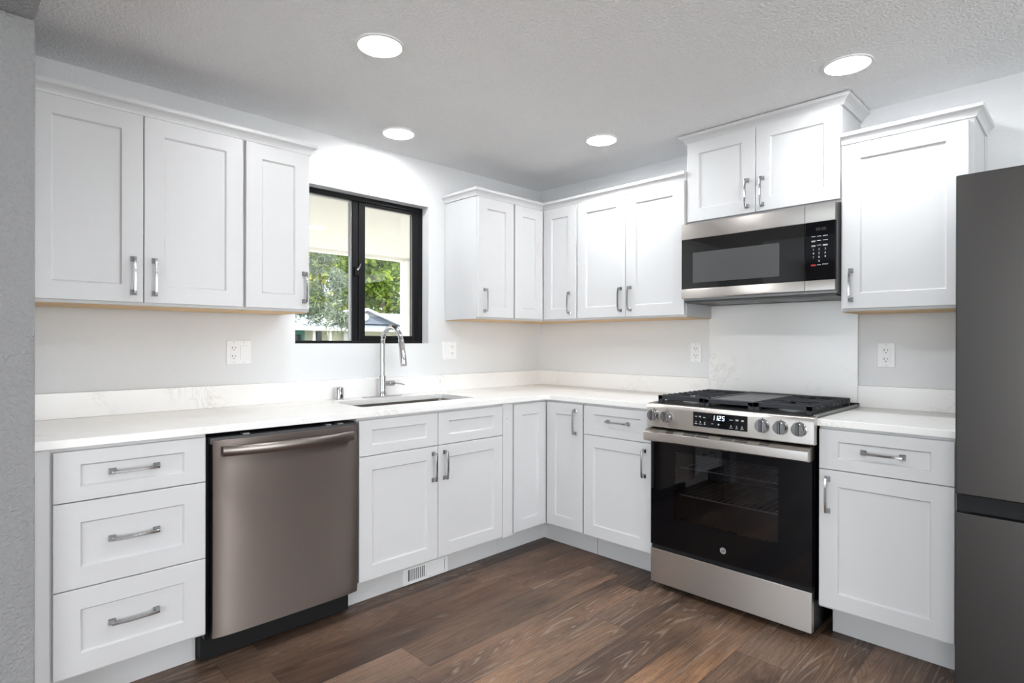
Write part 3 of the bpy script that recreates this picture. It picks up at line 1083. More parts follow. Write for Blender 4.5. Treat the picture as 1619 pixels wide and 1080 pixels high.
# ------------------------------------------------------------------ dishwasher
r = thing('dishwasher', (-2.19, -0.33, 0), 'stainless steel dishwasher with a bowed bar handle between the drawers and sink cabinet', 'dishwasher')
MB(WA).box(-2.4975, -1.8815, 0.03, 0.600, 0.110, 0.870).build('body', 'black', r, bevel=0.002)
MB(WA).box(-2.4900, -1.8890, 0.600, 0.640, 0.845, 0.8690).build('control_strip', 'darkgrey', r, bevel=0.002)
n = 22
b = MB(WA)
pts, fs = [], []
da0, da1, dz0, dz1 = -2.4840, -1.8900, 0.1265, 0.8570
for j in range(n + 1):
    for i in range(n + 1):
        s, t = 2 * i / n - 1, 2 * j / n - 1
        s2 = math.copysign(1 - (1 - abs(s)) ** 1.8, s); t2 = math.copysign(1 - (1 - abs(t)) ** 1.8, t)
        d = 0.6600 - 0.010 * abs(s2) ** 9 - 0.006 * abs(t2) ** 10 - 0.0025 * s2 * s2
        pts.append(((da0 + da1) / 2 + s2 * (da1 - da0) / 2, d, (dz0 + dz1) / 2 + t2 * (dz1 - dz0) / 2))
for j in range(n):
    for i in range(n):
        q = j * (n + 1) + i
        fs.append((q, q + 1, q + n + 2, q + n + 1))
m0 = len(pts)
rim = [i for i in range(n + 1)] + [j * (n + 1) + n for j in range(1, n + 1)] + [n * (n + 1) + i for i in range(n - 1, -1, -1)] + [j * (n + 1) for j in range(n - 1, 0, -1)]
pts += [(pts[i][0], 0.604, pts[i][2]) for i in rim]
for k in range(len(rim)):
    k2 = (k + 1) % len(rim)
    fs.append((rim[k], rim[k2], m0 + k2, m0 + k))
fs.append(tuple(m0 + k for k in range(len(rim))))
b.add(pts, fs)
door = b.build('door', 'steel_dw', r, smooth=True)
b = MB(WA)
pts, fs = [], []
n = 24
for i in range(n + 1):
    s = 2 * i / n - 1
    a = -2.190 + 0.267 * s
    h = 0.012 + 0.036 * (1 - abs(s) ** 2.2)
    for o, dh in ((-0.019, 0.0), (-0.019, 0.006), (-0.013, 0.0105), (0.0, 0.0125), (0.013, 0.0105), (0.019, 0.006), (0.019, 0.0)):
        pts.append((a, 0.6585 + h + dh - 0.004, 0.820 + o))
for i in range(n):
    for k in range(7):
        k2 = (k + 1) % 7
        fs.append((i * 7 + k, i * 7 + k2, (i + 1) * 7 + k2, (i + 1) * 7 + k))
fs += [tuple(range(7)), tuple(n * 7 + k for k in range(7))]
b.add(pts, fs)
for a in (-2.447, -1.933):
    b.box(a - 0.008, a + 0.008, 0.652, 0.674, 0.804, 0.836)
b.build('handle', 'steel_bar', door, smooth=True)
MB(WA).box(-2.4975, -1.8815, 0.40, 0.552, 0.012, 0.108).build('kick_plate', 'matteblk', r, bevel=0.003)
for a in (-2.470, -1.935):
    MB(WA).box(a, a + .025, 0.42, 0.445, 0.001, 0.012).build('foot', 'black', r)
    MB(WA).box(a, a + .025, 0.07, 0.095, 0.001, 0.111).build('foot', 'black', r)
for a in (-2.36, -2.02, -1.965):
    MB(WA).box(a - 0.012, a + 0.012, 0.606, 0.634, 0.8692, 0.8740).build('mounting_tab', 'midgrey', r)

# ------------------------------------------------------------------ gas range
RY0, RY1 = -2.1195, -1.3640
r = thing('gas_range', (-0.34, -1.742, 0), 'stainless steel slide-in gas range with a black glass oven door', 'range')
b = MB(WB)
OC = (-1.99, -1.49, 0.36, 0.70)      # oven cavity y0,y1,z0,z1
b.box(RY0, OC[0], 0.035, 0.630, 0.030, 0.904).box(OC[1], RY1, 0.035, 0.630, 0.030, 0.904)
b.box(OC[0], OC[1], 0.035, 0.630, 0.030, OC[2]).box(OC[0], OC[1], 0.035, 0.630, OC[3], 0.904).box(OC[0], OC[1], 0.035, 0.12, OC[2], OC[3])
b.build('body', 'black', r)
MB(WB).box(RY0 + 0.03, RY1 - 0.03, 0.10, 0.60, 0.001, 0.030).build('base', 'matteblk', r)
# oven racks
for z in (0.475, 0.610):
    b = MB(WB)
    b.tube([(OC[0] + .004, 0.600, z), (OC[1] - .004, 0.600, z)], 0.0030, 8).tube([(OC[0] + .004, 0.15, z), (OC[1] - .004, 0.15, z)], 0.0030, 8)
    for k in range(16):
        a = OC[0] + 0.02 + k * (OC[1] - OC[0] - 0.04) / 15
        b.tube([(a, 0.15, z), (a, 0.600, z)], 0.0018, 6)
    b.build('oven_rack', 'bead', r, smooth=True)
# cooktop with a raised rim
b = MB(WB)
b.box(RY0 - 0.008, RY1 + 0.0025, 0.030, 0.655, 0.9145, 0.9185)
b.box(RY0, RY1, 0.032, 0.655, 0.9045, 0.9150)
b.box(RY0 - 0.008, RY0 + 0.004, 0.030, 0.640, 0.9185, 0.9275).box(RY1 - 0.009, RY1 + 0.0025, 0.030, 0.640, 0.9185, 0.9275)
b.build('cooktop', 'midgrey', r, bevel=0.0015)
MB(WB).box(RY0 + 0.006, RY1 - 0.010, 0.045, 0.635, 0.9186, 0.9200).build('cooktop_pan', 'matteblk', r)
b = MB(WB).box(RY0 - .008, RY1 + .0025, 0.024, 0.045, 0.9190, 0.9330)
b.build('rear_trim', 'matteblk', r, bevel=0.002)
# control panel
PF = 0.6840
PA0, PA1 = -2.1325, -1.3555
b = MB(WB)
b.prism([(0.6465, 0.8085), (0.6800, 0.8085), (0.6840, 0.8125), (0.6838, 0.9000), (0.6795, 0.9140), (0.6700, 0.9215), (0.6560, 0.9240), (0.6465, 0.9240)], PA0, PA1)
pan = b.build('control_panel', 'steel', r, smooth=True)
LY0, LY1, LZ0, LZ1 = -1.862, -1.605, 0.834, 0.9015
lcd = MB(WB).box(LY0, LY1, PF - 0.004, PF + 0.0012, LZ0, LZ1).build('display', 'blackgl', r, bevel=0.0006)


def seg7(b, digit, a, z, h, wd, d0, d1, slant=0.12):
    """seven-segment digit; a decreases to the viewer's right on this wall"""
    t = h * 0.13
    S = {'1': 'bc', '2': 'abged', '5': 'afgcd'}[digit]
    q = {'a': (0, wd, h - t, h), 'g': (0, wd, h / 2 - t / 2, h / 2 + t / 2), 'd': (0, wd, 0, t),
         'f': (0, t, h / 2, h), 'b': (wd - t, wd, h / 2, h), 'e': (0, t, 0, h / 2), 'c': (wd - t, wd, 0, h / 2)}
    for s in S:
        x0, x1, z0, z1 = q[s]
        pts = []
        for d in (d0, d1):
            for x, zz in ((x0, z0), (x1, z0), (x1, z1), (x0, z1)):
                pts.append((a - x - zz * slant, d, z + zz))
        b.add(pts, [(0, 1, 2, 3), (4, 7, 6, 5), (0, 4, 5, 1), (1, 5, 6, 2), (2, 6, 7, 3), (3, 7, 4, 0)])


aa = -1.6985
for ch in '1125':
    b = MB(WB)
    seg7(b, ch, aa, 0.8710, 0.0210, 0.0108, PF + 0.0011, PF + 0.0016)
    aa -= 0.0168 if ch != '1' else 0.0150
    b.build('clock_digit', 'lcd', lcd)['label'] = 'lit white clock digit'


def dash(b, a, z, wa, h=0.0022, d=PF):
    b.box(a - wa / 2, a + wa / 2, d + 0.0011, d + 0.0015, z - h / 2, z + h / 2)
    return b.build('key_legend', 'mark', lcd)


for a, z, wa in ((-1.620, 0.8805, 0.010), (-1.6395, 0.8825, 0.011), (-1.6395, 0.8790, 0.009), (-1.6605, 0.8785, 0.012),
                 (-1.789, 0.8790, 0.016), (-1.8155, 0.8820, 0.014), (-1.8155, 0.8780, 0.012), (-1.8405, 0.8820, 0.011), (-1.8405, 0.8780, 0.011),
                 (-1.620, 0.8465, 0.014), (-1.6415, 0.8465, 0.016), (-1.663, 0.8465, 0.009), (-1.788, 0.8435, 0.014), (-1.814, 0.8435, 0.009), (-1.838, 0.8435, 0.013)):
    dash(MB(WB), a, z, wa)
for a, z in ((-1.620, 0.8555), (-1.6415, 0.8560), (-1.663, 0.8550), (-1.788, 0.8520), (-1.814, 0.8520), (-1.838, 0.8515)):
    b = MB(WB).box(a - .0035, a + .0035, PF + .0011, PF + .0015, z - .0030, z - .0012)
    b.box(a - .0008, a + .0008, PF + .0011, PF + .0015, z - .003, z + .0040)
    b.box(a - .0026, a + .0026, PF + .0011, PF + .0015, z + .0014, z + .0028)
    b.build('key_symbol', 'mark', lcd)
dash(MB(WB), -1.7005, 0.8535, 0.0095)
MB(WB).box(-1.7348, -1.7252, PF + .0011, PF + .0015, 0.8514, 0.8536).box(-1.7311, -1.7289, PF + .00112, PF + .00152, 0.8477, 0.8573).build('key_symbol', 'mark', lcd)
# knobs
for a, z in ((-1.3950, 0.8675), (-1.4680, 0.8675), (-1.9270, 0.8690), (-2.0030, 0.8695), (-2.0765, 0.8700)):
    z -= 0.001
    k = MB(WB).ring((a, PF, z), 'd', [(0.0305, 0.0002), (0.0305, 0.004), (0.0275, 0.0065), (0.0265, 0.022), (0.0245, 0.0245)], 32).build('knob', 'knob', r, smooth=True)
    b = MB(WB)
    b.add([(a - 0.0060, PF + .024, z - .0262), (a + 0.0060, PF + .024, z - .0262), (a + 0.0060, PF + .024, z + .0262), (a - 0.0060, PF + .024, z + .0262),
           (a - 0.0045, PF + .034, z - .0240), (a + 0.0045, PF + .034, z - .0240), (a + 0.0045, PF + .034, z + .0240), (a - 0.0045, PF + .034, z + .0240)],
          [(0, 1, 2, 3), (4, 7, 6, 5), (0, 4, 5, 1), (1, 5, 6, 2), (2, 6, 7, 3), (3, 7, 4, 0)])
    b.build('grip', 'grip', k, bevel=0.001)
for a, z in ((-1.3950, 0.9020), (-1.4680, 0.9020), (-1.9270, 0.9030), (-2.0030, 0.9030), (-2.0765, 0.9030)):
    MB(WB).ring((a, PF - 0.0008, z - .0035), 'd', [(0.0022, 0.0), (0.0022, 0.0012)], 10).build('dial_mark', 'matteblk', pan)
# oven door
b = MB(WB)
b.box(RY0 + .001, -1.985, 0.634, 0.662, 0.2210, 0.7400).box(-1.495, RY1 - .001, 0.634, 0.662, 0.2210, 0.7400)
b.box(-1.985, -1.495, 0.634, 0.662, 0.2210, 0.366).box(-1.985, -1.495, 0.634, 0.662, 0.694, 0.7400)
dr = b.build('oven_door', 'blackgl', r)
MB(WB).box(-1.985, -1.495, 0.656, 0.660, 0.366, 0.694).build('oven_window', 'ovenglass', dr)
b = MB(WB).prism([(0.634, 0.7420), (0.7120, 0.7420), (0.7180, 0.7470), (0.7195, 0.7700), (0.7175, 0.7840), (0.7140, 0.7862), (0.6830, 0.8005), (0.634, 0.8005)], PA0 + .012, PA1)
hd = b.build('door_handle', 'steel', dr, smooth=True)
# vent slots on the sloping top of the handle rail
def slot(b, a0, a1, u0, u1):
    def pt(a, u):
        d = 0.6830 + (0.7140 - 0.6830) * u
        z = 0.8005 + (0.7862 - 0.8005) * u
        return (a, d, z)
    nrm = (0.419, 0.908)
    up_ = lambda p, o: (p[0], p[1] + nrm[0] * o, p[2] + nrm[1] * o)
    base = [pt(a0, u0), pt(a1, u0), pt(a1, u1), pt(a0, u1)]
    b.add([up_(p, -0.001) for p in base] + [up_(p, 0.0004) for p in base],
          [(0, 3, 2, 1), (4, 5, 6, 7), (0, 1, 5, 4), (1, 2, 6, 5), (2, 3, 7, 6), (3, 0, 4, 7)])


for a0, a1 in ((-1.5120, -1.4720), (-1.6240, -1.5650), (-1.6900, -1.6310), (-1.8040, -1.7450), (-1.8700, -1.8110), (-1.9620, -1.9200)):
    for u0, u1 in ((0.22, 0.46), (0.60, 0.84)):
        b = MB(WB)
        slot(b, a0, a1, u0, u1)
        b.build('vent_slot', 'slot', dr)
# badge: ring, disc and the two script letters
lg = MB(WB).ring((-1.7415, 0.6620, 0.2765), 'd', [(0.0145, 0.0002), (0.0145, 0.0010), (0.0128, 0.0010), (0.0128, 0.0006), (0.0, 0.0006)], 28, cap=False).build('badge', 'logo', dr, smooth=False)


def text_mesh(name, body, size, T, a, d, z, mat, parent, depth=0.0003, flip=True, shear=0.0):
    cu = bpy.data.curves.new(name, 'FONT')
    cu.body = body
    cu.size = size
    cu.align_x = 'CENTER'
    cu.align_y = 'CENTER'
    cu.extrude = depth
    cu.shear = shear
    cu.resolution_u = 3
    tmp = bpy.data.objects.new(name, cu)
    COL.objects.link(tmp)
    dg = bpy.context.evaluated_depsgraph_get()
    me = bpy.data.meshes.new_from_object(tmp.evaluated_get(dg))
    bpy.data.objects.remove(tmp)
    bpy.data.curves.remove(cu)
    b = MB(T)
    s = -1 if flip else 1
    b.add([(a + s * v.co.x, d + v.co.z, z + v.co.y) for v in me.vertices], [tuple(p.vertices) for p in me.polygons])
    bpy.data.meshes.remove(me)
    return b.build(name, mat, parent)


text_mesh('badge_letters', 'GE', 0.0145, WB, -1.7415, 0.6630, 0.2765, 'black', dr, shear=0.25)
# storage drawer
MB(WB).box(RY0 + .001, RY1 - .001, 0.632, 0.6625, 0.0320, 0.2000).build('storage_drawer', 'steel', r, bevel=0.002)
MB(WB).box(RY0 + .004, RY1 - .004, 0.632, 0.650, 0.2002, 0.2205).build('door_gap', 'matteblk', r)


def bar(b, p0, p1, wd, z0, z1):
    """rectangular bar between two plan points (a,d)"""
    v = Vector((p1[0] - p0[0], p1[1] - p0[1]))
    n_ = Vector((-v.y, v.x)).normalized() * wd / 2
    pl = [(p0[0] + n_.x, p0[1] + n_.y), (p1[0] + n_.x, p1[1] + n_.y), (p1[0] - n_.x, p1[1] - n_.y), (p0[0] - n_.x, p0[1] - n_.y)]
    b.vprism(pl, z0, z1)


def grate(y0, y1):
    b = MB(WB)
    d0, d1 = 0.085, 0.615
    zt = 0.9600
    for a in (y0 + 0.006, y1 - 0.006):
        b.box(a - .005, a + .005, d0, d1, 0.936, 0.950)
    b.box(y0, y1, d1 - 0.014, d1, 0.940, zt).box(y0, y1, d0, d0 + 0.012, 0.940, zt)
    for a in (y0, y1 - 0.024):
        for d in (d0, d1 - 0.024):
            b.box(a, a + 0.024, d, d + 0.024, 0.9204, zt - 0.001)
    ac = (y0 + y1) / 2
    holes = (0.215, 0.475)
    nb = 10
    for k in range(1, nb):
        d = d0 + (d1 - d0) * k / nb
        near = min(abs(d - h) for h in holes)
        if near < 0.055:
            L = 0.062 if near > 0.03 else 0.050
            for s0, s1 in ((y0 - 0.002, y0 + L), (y1 - L, y1 + 0.002)):
                b.box(s0, s1, d - .0045, d + .0045, 0.952, zt)
        else:
            b.box(y0 - 0.002, y1 + 0.002, d - .0045, d + .0045, 0.952, zt)
        for a in (y0 + 0.0015, y1 - 0.0015):
            b.box(a - .005, a + .005, d - .0058, d + .0058, 0.938, 0.9590)
    for h in holes:
        for sx in (-1, 1):
            for sd in (-1, 1):
                bar(b, (ac + sx * 0.016, h + sd * 0.016), (ac + sx * 0.078, h + sd * 0.068), 0.007, 0.953, zt + .0010)
    return b.build('grate', 'iron', r, bevel=0.0012)


grate(-1.6220, -1.3780)
grate(-2.1030, -1.8600)
b = MB(WB)
gy0, gy1 = -1.8570, -1.6250
b.box(gy0, gy1, 0.601, 0.615, 0.940, 0.9575).box(gy0, gy1, 0.085, 0.097, 0.940, 0.9600)
for a in (gy0 + 0.006, gy1 - 0.006):
    b.box(a - .005, a + .005, 0.085, 0.615, 0.936, 0.950)
for a in (gy0, gy1 - 0.024):
    for d in (0.085, 0.591):
        b.box(a, a + 0.024, d, d + 0.024, 0.9204, 0.9570)
b.build('grate', 'iron', r, bevel=0.0012)
b = MB(WB)
b.box(gy0 + 0.002, gy1 - 0.002, 0.100, 0.560, 0.9505, 0.9560)
b.box(gy0 + 0.002, gy0 + 0.012, 0.100, 0.560, 0.9560, 0.9600).box(gy1 - 0.012, gy1 - 0.002, 0.100, 0.560, 0.9560, 0.9600)
b.box(gy0 + 0.002, gy1 - 0.002, 0.100, 0.112, 0.9560, 0.9630)
b.build('griddle', 'griddle', r, bevel=0.0015)
for a, d, rad in ((-1.50, 0.215, 0.036), (-1.50, 0.475, 0.046), (-1.98, 0.215, 0.040), (-1.98, 0.475, 0.050), (-1.741, 0.34, 0.040)):
    bb = MB(WB).ring((a, d, 0.9202), 'z', [(rad + .008, 0.0), (rad + .008, 0.006), (rad, 0.0105), (rad - .004, 0.0105)], 24).build('burner', 'midgrey', r, smooth=True)
    MB(WB).ring((a, d, 0.9307), 'z', [(rad - .003, 0.0), (rad - .002, 0.005), (rad - .008, 0.0075)], 24).build('burner_cap', 'iron', bb, smooth=True)

# ------------------------------------------------------------------ microwave
r = thing('microwave', (-0.18, -1.742, 1.435), 'stainless steel over-the-range microwave with a black glass front', 'microwave')
MY0, MY1 = -2.1185, -1.3690
MF = 0.3700
MB(WB).box(MY0 + .001, MY1 - .001, 0.004, 0.345, 1.4480, 1.8600).build('body', 'midgrey', r, bevel=0.003)
b = MB(WB).box(MY0 + .004, MY1 - .004, 0.012, 0.344, 1.4380, 1.4478)
bt = b.build('bottom_vent', 'darkgrey', r, bevel=0.002)
for a in (-1.90, -1.58):
    b = MB(WB)
    for k in range(7):
        b.box(a - .10, a + .10, 0.09 + k * .022, 0.10 + k * .022, 1.4372, 1.4381)
    b.build('grease_filter', 'midgrey', bt)
YP = -1.9915       # split between door and control panel


def mw_piece(name, a0, a1, z0, z1, mat, parent, d1=MF):
    return MB(WB).box(a0, a1, 0.346, d1, z0, z1).build(name, mat, parent, bevel=0.0015)


dr = mw_piece('door', YP + .001, MY1, 1.5095, 1.7735, 'mwdoor', r)
b = MB(WB).prism([(0.346, 1.7740), (MF, 1.7740), (MF + .001, 1.7760), (MF - .001, 1.8520), (MF - .005, 1.8560), (0.346, 1.8560)], YP + .001, MY1)
b.build('top_band', 'steel_mw', dr, smooth=True)
b = MB(WB).prism([(0.346, 1.4600), (MF - .004, 1.4600), (MF, 1.4640), (MF + .001, 1.5070), (MF, 1.5090), (0.346, 1.5090)], YP + .001, MY1)
b.build('bottom_band', 'steel_mw', dr, smooth=True)
MB(WB).box(-1.878, -1.4350, MF - .002, MF + .0006, 1.5405, 1.6995).build('door_window', 'mwglass', dr)
cp = mw_piece('control_panel', MY0, YP - .001, 1.5095, 1.7735, 'blackgl', r)
b = MB(WB).prism([(0.346, 1.7740), (MF, 1.7740), (MF + .001, 1.7760), (MF - .001, 1.8520), (MF - .005, 1.8560), (0.346, 1.8560)], MY0, YP - .001)
b.build('top_band', 'steel_mw', cp, smooth=True)
b = MB(WB).prism([(0.346, 1.4600), (MF - .004, 1.4600), (MF, 1.4640), (MF + .001, 1.5070), (MF, 1.5090), (0.346, 1.5090)], MY0, YP - .001)
b.build('bottom_band', 'steel_mw', cp, smooth=True)
kc = (-2.0285, -2.0520, -2.0780)
text_mesh('clock_display', '88:88', 0.020, WB, -2.060, MF + .0004, 1.7400, 'ghost', cp, 0.0002)
for row, z in enumerate((1.7085, 1.6890, 1.6850, 1.6680, 1.6640)):
    for i, a in enumerate(kc):
        if row == 2 and i != 0: continue
        if row == 4 and i == 1: continue
        hw = .0085 if i != 2 else .010
        MB(WB).box(a - hw, a + hw, MF + .0002, MF + .0006, z - .0011, z + .0011).build('key_legend', 'mark', cp)
MB(WB).box(kc[1] - .008, kc[1] + .008, MF + .0002, MF + .0006, 1.5775, 1.5797).build('key_legend', 'mark', cp)
for row, keys in enumerate(('123', '456', '789')):
    for i, ch in enumerate(keys):
        text_mesh('key_number', ch, 0.0125, WB, kc[i], MF + .0004, 1.6490 - row * 0.0175, 'mark', cp, 0.0002)
text_mesh('key_number', '0', 0.0125, WB, kc[1], MF + .0004, 1.5960, 'mark', cp, 0.0002)
text_mesh('start_key', 'START', 0.0085, WB, kc[2], MF + .0004, 1.5795, 'mark', cp, 0.0002)
MB(WB).box(kc[0] - .010, kc[0] + .010, MF + .0002, MF + .0006, 1.5745, 1.5815).build('cancel_key', 'red', cp)

# ------------------------------------------------------------------ fridge
r = thing('refrigerator', (-0.43, -3.05, 0), 'tall dark stainless steel fridge at the right edge', 'refrigerator')
F0, F1, FD = -3.4700, -2.6090, 0.8200
MB(WB).box(F0 + .002, F1 - .002, 0.05, 0.735, 0.030, 1.762).build('body', 'darkgrey', r, bevel=0.004)
MB(WB).box(F0 + .03, F1 - .03, 0.10, 0.72, 0.001, 0.030).build('base', 'matteblk', r)
MB(WB).box(F0, F1, 0.742, FD, 0.7290, 1.7765).build('upper_door', 'fridge', r, bevel=0.004, seg=3)
b = MB(WB).prism([(0.742, 0.040), (FD, 0.040), (FD, 0.6695), (0.800, 0.6695), (0.778, 0.650), (0.742, 0.650)], F0, F1)
fd = b.build('freezer_door', 'fridge', r, bevel=0.002)
b = MB(WB).box(F0 + .004, F1 - .0005, 0.742, 0.792, 0.6700, 0.7285)
b.build('handle_recess', 'matteblk', fd, bevel=0.001)


# ------------------------------------------------------------------ outlets
def receptacle(T, a, z, root, s):
    """decora GFCI insert; s = +1/-1 orientation of the a axis as seen"""
    rc = MB(T).box(a - .0167, a + .0167, 0.0062, 0.0085, z - .0335, z + .0335).build('receptacle', 'plastic', root, bevel=0.0012)
    d0, d1 = 0.0084, 0.0088
    for zz in (z + .0205, z - .0205):
        MB(T).box(a - s * .0075 - .0016, a - s * .0075 + .0016, d0, d1, zz - .001, zz + .0075).build('blade_slot', 'slot', rc)
        MB(T).box(a + s * .0065 - .0013, a + s * .0065 + .0013, d0, d1, zz + .000, zz + .0068).build('blade_slot', 'slot', rc)
        MB(T).ring((a - s * 0.0005, d0, zz - .0082), 'd', [(0.0026, 0), (0.0026, 0.0004)], 10).build('ground_hole', 'slot', rc)
    MB(T).box(a - .009, a + .009, 0.0084, 0.0091, z + .0008, z + .0045).build('test_button', 'plastic', rc)
    MB(T).box(a - .009, a + .009, 0.0084, 0.0091, z - .0048, z - .0011).build('test_button', 'plastic', rc)
    return rc


def plate(T, a0, a1, z0, z1, root):
    MB(T).box(a0, a1, 0.0012, 0.0066, z0, z1).build('cover_plate', 'plastic', root, bevel=0.002)


def screws(T, pts, root):
    for a, z in pts:
        MB(T).ring((a, 0.0064, z), 'd', [(0.0028, 0), (0.0028, 0.0008), (0.0018, 0.0011)], 10).build('screw', 'bead', root)


r = thing('wall_outlet', (-2.168, -0.001, 1.114), 'double white wall plate with an outlet and rocker switch left of the window', 'outlet', 'wall outlets')
plate(WA, -2.2250, -2.1100, 1.1160, 1.2310, r)
receptacle(WA, -2.1905, 1.1735, r, 1)
MB(WA).box(-2.1612, -2.1278, 0.0062, 0.0095, 1.1400, 1.2070).build('rocker_switch', 'plastic', r, bevel=0.0015)
screws(WA, ((-2.1905, 1.2225), (-2.1905, 1.1245), (-2.1445, 1.2225), (-2.1445, 1.1245)), r)
r = thing('wall_outlet', (-0.868, -0.001, 1.114), 'double white wall plate with a switch and outlet right of the window', 'outlet', 'wall outlets')
plate(WA, -0.9250, -0.8100, 1.1150, 1.2300, r)
receptacle(WA, -0.8445, 1.1725, r, 1)
MB(WA).box(-0.9073, -0.8739, 0.0062, 0.0095, 1.1390, 1.2060).build('rocker_switch', 'plastic', r, bevel=0.0015)
screws(WA, ((-0.8445, 1.2215), (-0.8445, 1.1235), (-0.8906, 1.2215), (-0.8906, 1.1235)), r)
r = thing('wall_outlet', (-0.001, -1.262, 1.108), 'single white wall outlet left of the tall backsplash panel', 'outlet', 'wall outlets')
plate(WB, -1.2985, -1.2270, 1.1085, 1.2235, r)
receptacle(WB, -1.2625, 1.1660, r, -1)
screws(WB, ((-1.2625, 1.2150), (-1.2625, 1.1170)), r)
r = thing('wall_outlet', (-0.001, -2.234, 1.110), 'single white wall outlet on the rough wall beside the fridge', 'outlet', 'wall outlets')
plate(WB, -2.2700, -2.1985, 1.1095, 1.2245, r)
receptacle(WB, -2.2340, 1.1670, r, -1)
screws(WB, ((-2.2340, 1.2160), (-2.2340, 1.1180)), r)


# ------------------------------------------------------------------ recessed ceiling lights
def ceiling_light(x, y, label):
    root = thing('ceiling_light', (x, y, CE), label, 'ceiling light', 'recessed ceiling lights')
    MB().ring((x, y, CE), 'z', [(0.092, 0.0), (0.092, -0.0042), (0.0915, -0.0052), (0.0828, -0.0056), (0.0828, -0.0030)], 40, cap=False).build('trim_ring', 'trimwhite', root, smooth=True)
    MB().ring((x, y, CE), 'z', [(0.0829, -0.0054), (0.0815, -0.0060), (0.066, -0.0072), (0.05, -0.0080), (0.03, -0.0084), (0.0, -0.0085)], 40, cap=False).build('diffuser', 'led', root, smooth=True)


ceiling_light(-2.011, -1.020, 'lit round recessed light looking largest, out in front of the dishwasher')
ceiling_light(-1.443, -0.288, 'lit small round recessed light over the window')
ceiling_light(-0.587, -1.000, 'lit round recessed light near the corner, left of the microwave')
ceiling_light(-0.588, -2.225, 'lit round recessed light over the fridge side of the range')
ceiling_light(-2.000, -2.230, 'lit round recessed light in the middle of the kitchen floor area, out of view')


ceiling_light(-0.590, -3.470, 'added round fill light past the far side of the fridge, out of view')  # unseen light added for fill, placed after the dishwasher's second streak
ceiling_light(-2.000, -3.470, 'added round fill light at the front of the kitchen, out of view')  # unseen light added for fill, continuing the grid of ceiling lights


# ------------------------------------------------------------------ outdoors
tag(MB().box(-60, 60, -60, 60, -0.60, -0.50).build('lawn', 'grass', loc=(0, 0, -.5)), 'green lawn all around the house', 'ground')['kind'] = 'structure'
tag(MB().box(-8, 6, 0.165, 7.0, -0.40, -0.12).build('patio_slab', 'concrete', loc=(0, 3, -.4)), 'pale concrete patio outside the window', 'patio')['kind'] = 'structure'
r = thing('porch_roof', (-1.5, 1.35, 2.14), 'cream porch ceiling with an edge beam outside the window', 'porch')
MB().box(-7, 4, 0.165, 2.42, 2.145, 2.30).build('soffit', 'cream', r)
MB().box(-7, 4, 2.42, 2.52, 2.115, 2.36).build('edge_beam', 'cream', r)
tag(MB().box(0.425, 1.9, 2.36, 2.50, -0.12, 2.113).build('porch_pillar', 'cream', loc=(1.1, 2.4, -.12)), 'wide cream porch pillar seen through the right pane', 'pillar')

# neighbour's house
HY = 18.0
r = thing('neighbour_house', (8.5, HY + 4, -0.5), 'low pale house with grey roof across the yard', 'house')
MB().box(0.0, 16.0, HY + 0.9, HY + 4.8, -0.5, 1.80).build('wall', 'beige', r)
b = MB()
b.add([(-0.5, HY - .1, 1.72), (16.5, HY - .1, 1.72), (16.5, HY + 5.2, 2.62), (-0.5, HY + 5.2, 2.62), (-0.5, HY - .1, 1.80), (16.5, HY - .1, 1.80), (16.5, HY + 5.2, 2.72), (-0.5, HY + 5.2, 2.72)],
      [(0, 1, 2, 3), (4, 7, 6, 5), (0, 4, 5, 1), (1, 5, 6, 2), (2, 6, 7, 3), (3, 7, 4, 0)])
b.build('roof', 'roof', r)
MB().box(-0.5, 16.5, HY - .16, HY - .11, 1.66, 1.80).build('eave_board', 'rake', r)


def gable(x0, x1, zb, zp, y, ov=0.22):
    xm = (x0 + x1) / 2
    g = MB()
    g.add([(x0, y, zb), (x1, y, zb), (xm, y, zp), (x0, y + 4, zb), (x1, y + 4, zb), (xm, y + 4, zp)], [(0, 1, 2), (3, 5, 4), (0, 3, 4, 1), (1, 4, 5, 2), (2, 5, 3, 0)])
    go = g.build('gable', 'siding', r)
    g = MB()
    for s in (-1, 1):
        xe = xm + s * ((x1 - x0) / 2 + ov)
        k = (zp - zb) / ((x1 - x0) / 2)
        ze = zp - k * ((x1 - x0) / 2 + ov)
        g.add([(xm, y - ov, zp + .03), (xe, y - ov, ze + .03), (xe, y + 4, ze + .03), (xm, y + 4, zp + .03), (xm, y - ov, zp + .11), (xe, y - ov, ze + .11), (xe, y + 4, ze + .11), (xm, y + 4, zp + .11)],
              [(0, 1, 2, 3), (4, 7, 6, 5), (0, 4, 5, 1), (1, 5, 6, 2), (2, 6, 7, 3), (3, 7, 4, 0)])
    g.build('gable_roof', 'rake', go)
    return go


g1 = gable(8.00, 10.90, 1.98, 2.52, HY + 0.6)
MB().ring((9.42, HY + .56, 2.27), 'd', [(0.145, -.02), (0.145, 0.03)], 24).build('gable_vent', 'rake', g1)
gable(3.0, 7.6, 1.95, 3.02, HY + 2.4)
for x in (6.95, 7.62):
    MB().box(x - .05, x + .05, HY + .1, HY + .2, -0.5, 1.72).build('porch_post', 'rake', r)
dd = MB().box(6.20, 6.90, HY + 0.82, HY + 0.89, -0.45, 1.72).build('front_door', 'teal', r)
MB().box(6.32, 6.78, HY + 0.80, HY + 0.82, 0.5, 1.50).build('door_pane', 'darkwin', dd)
MB().box(8.55, 9.0, HY + 0.76, HY + 0.89, -0.5, 1.75).build('wall_panel', 'rake', r)
MB().box(7.40, 7.60, HY + 0.80, HY + 0.89, 0.9, 1.62).build('side_light', 'darkwin', r)


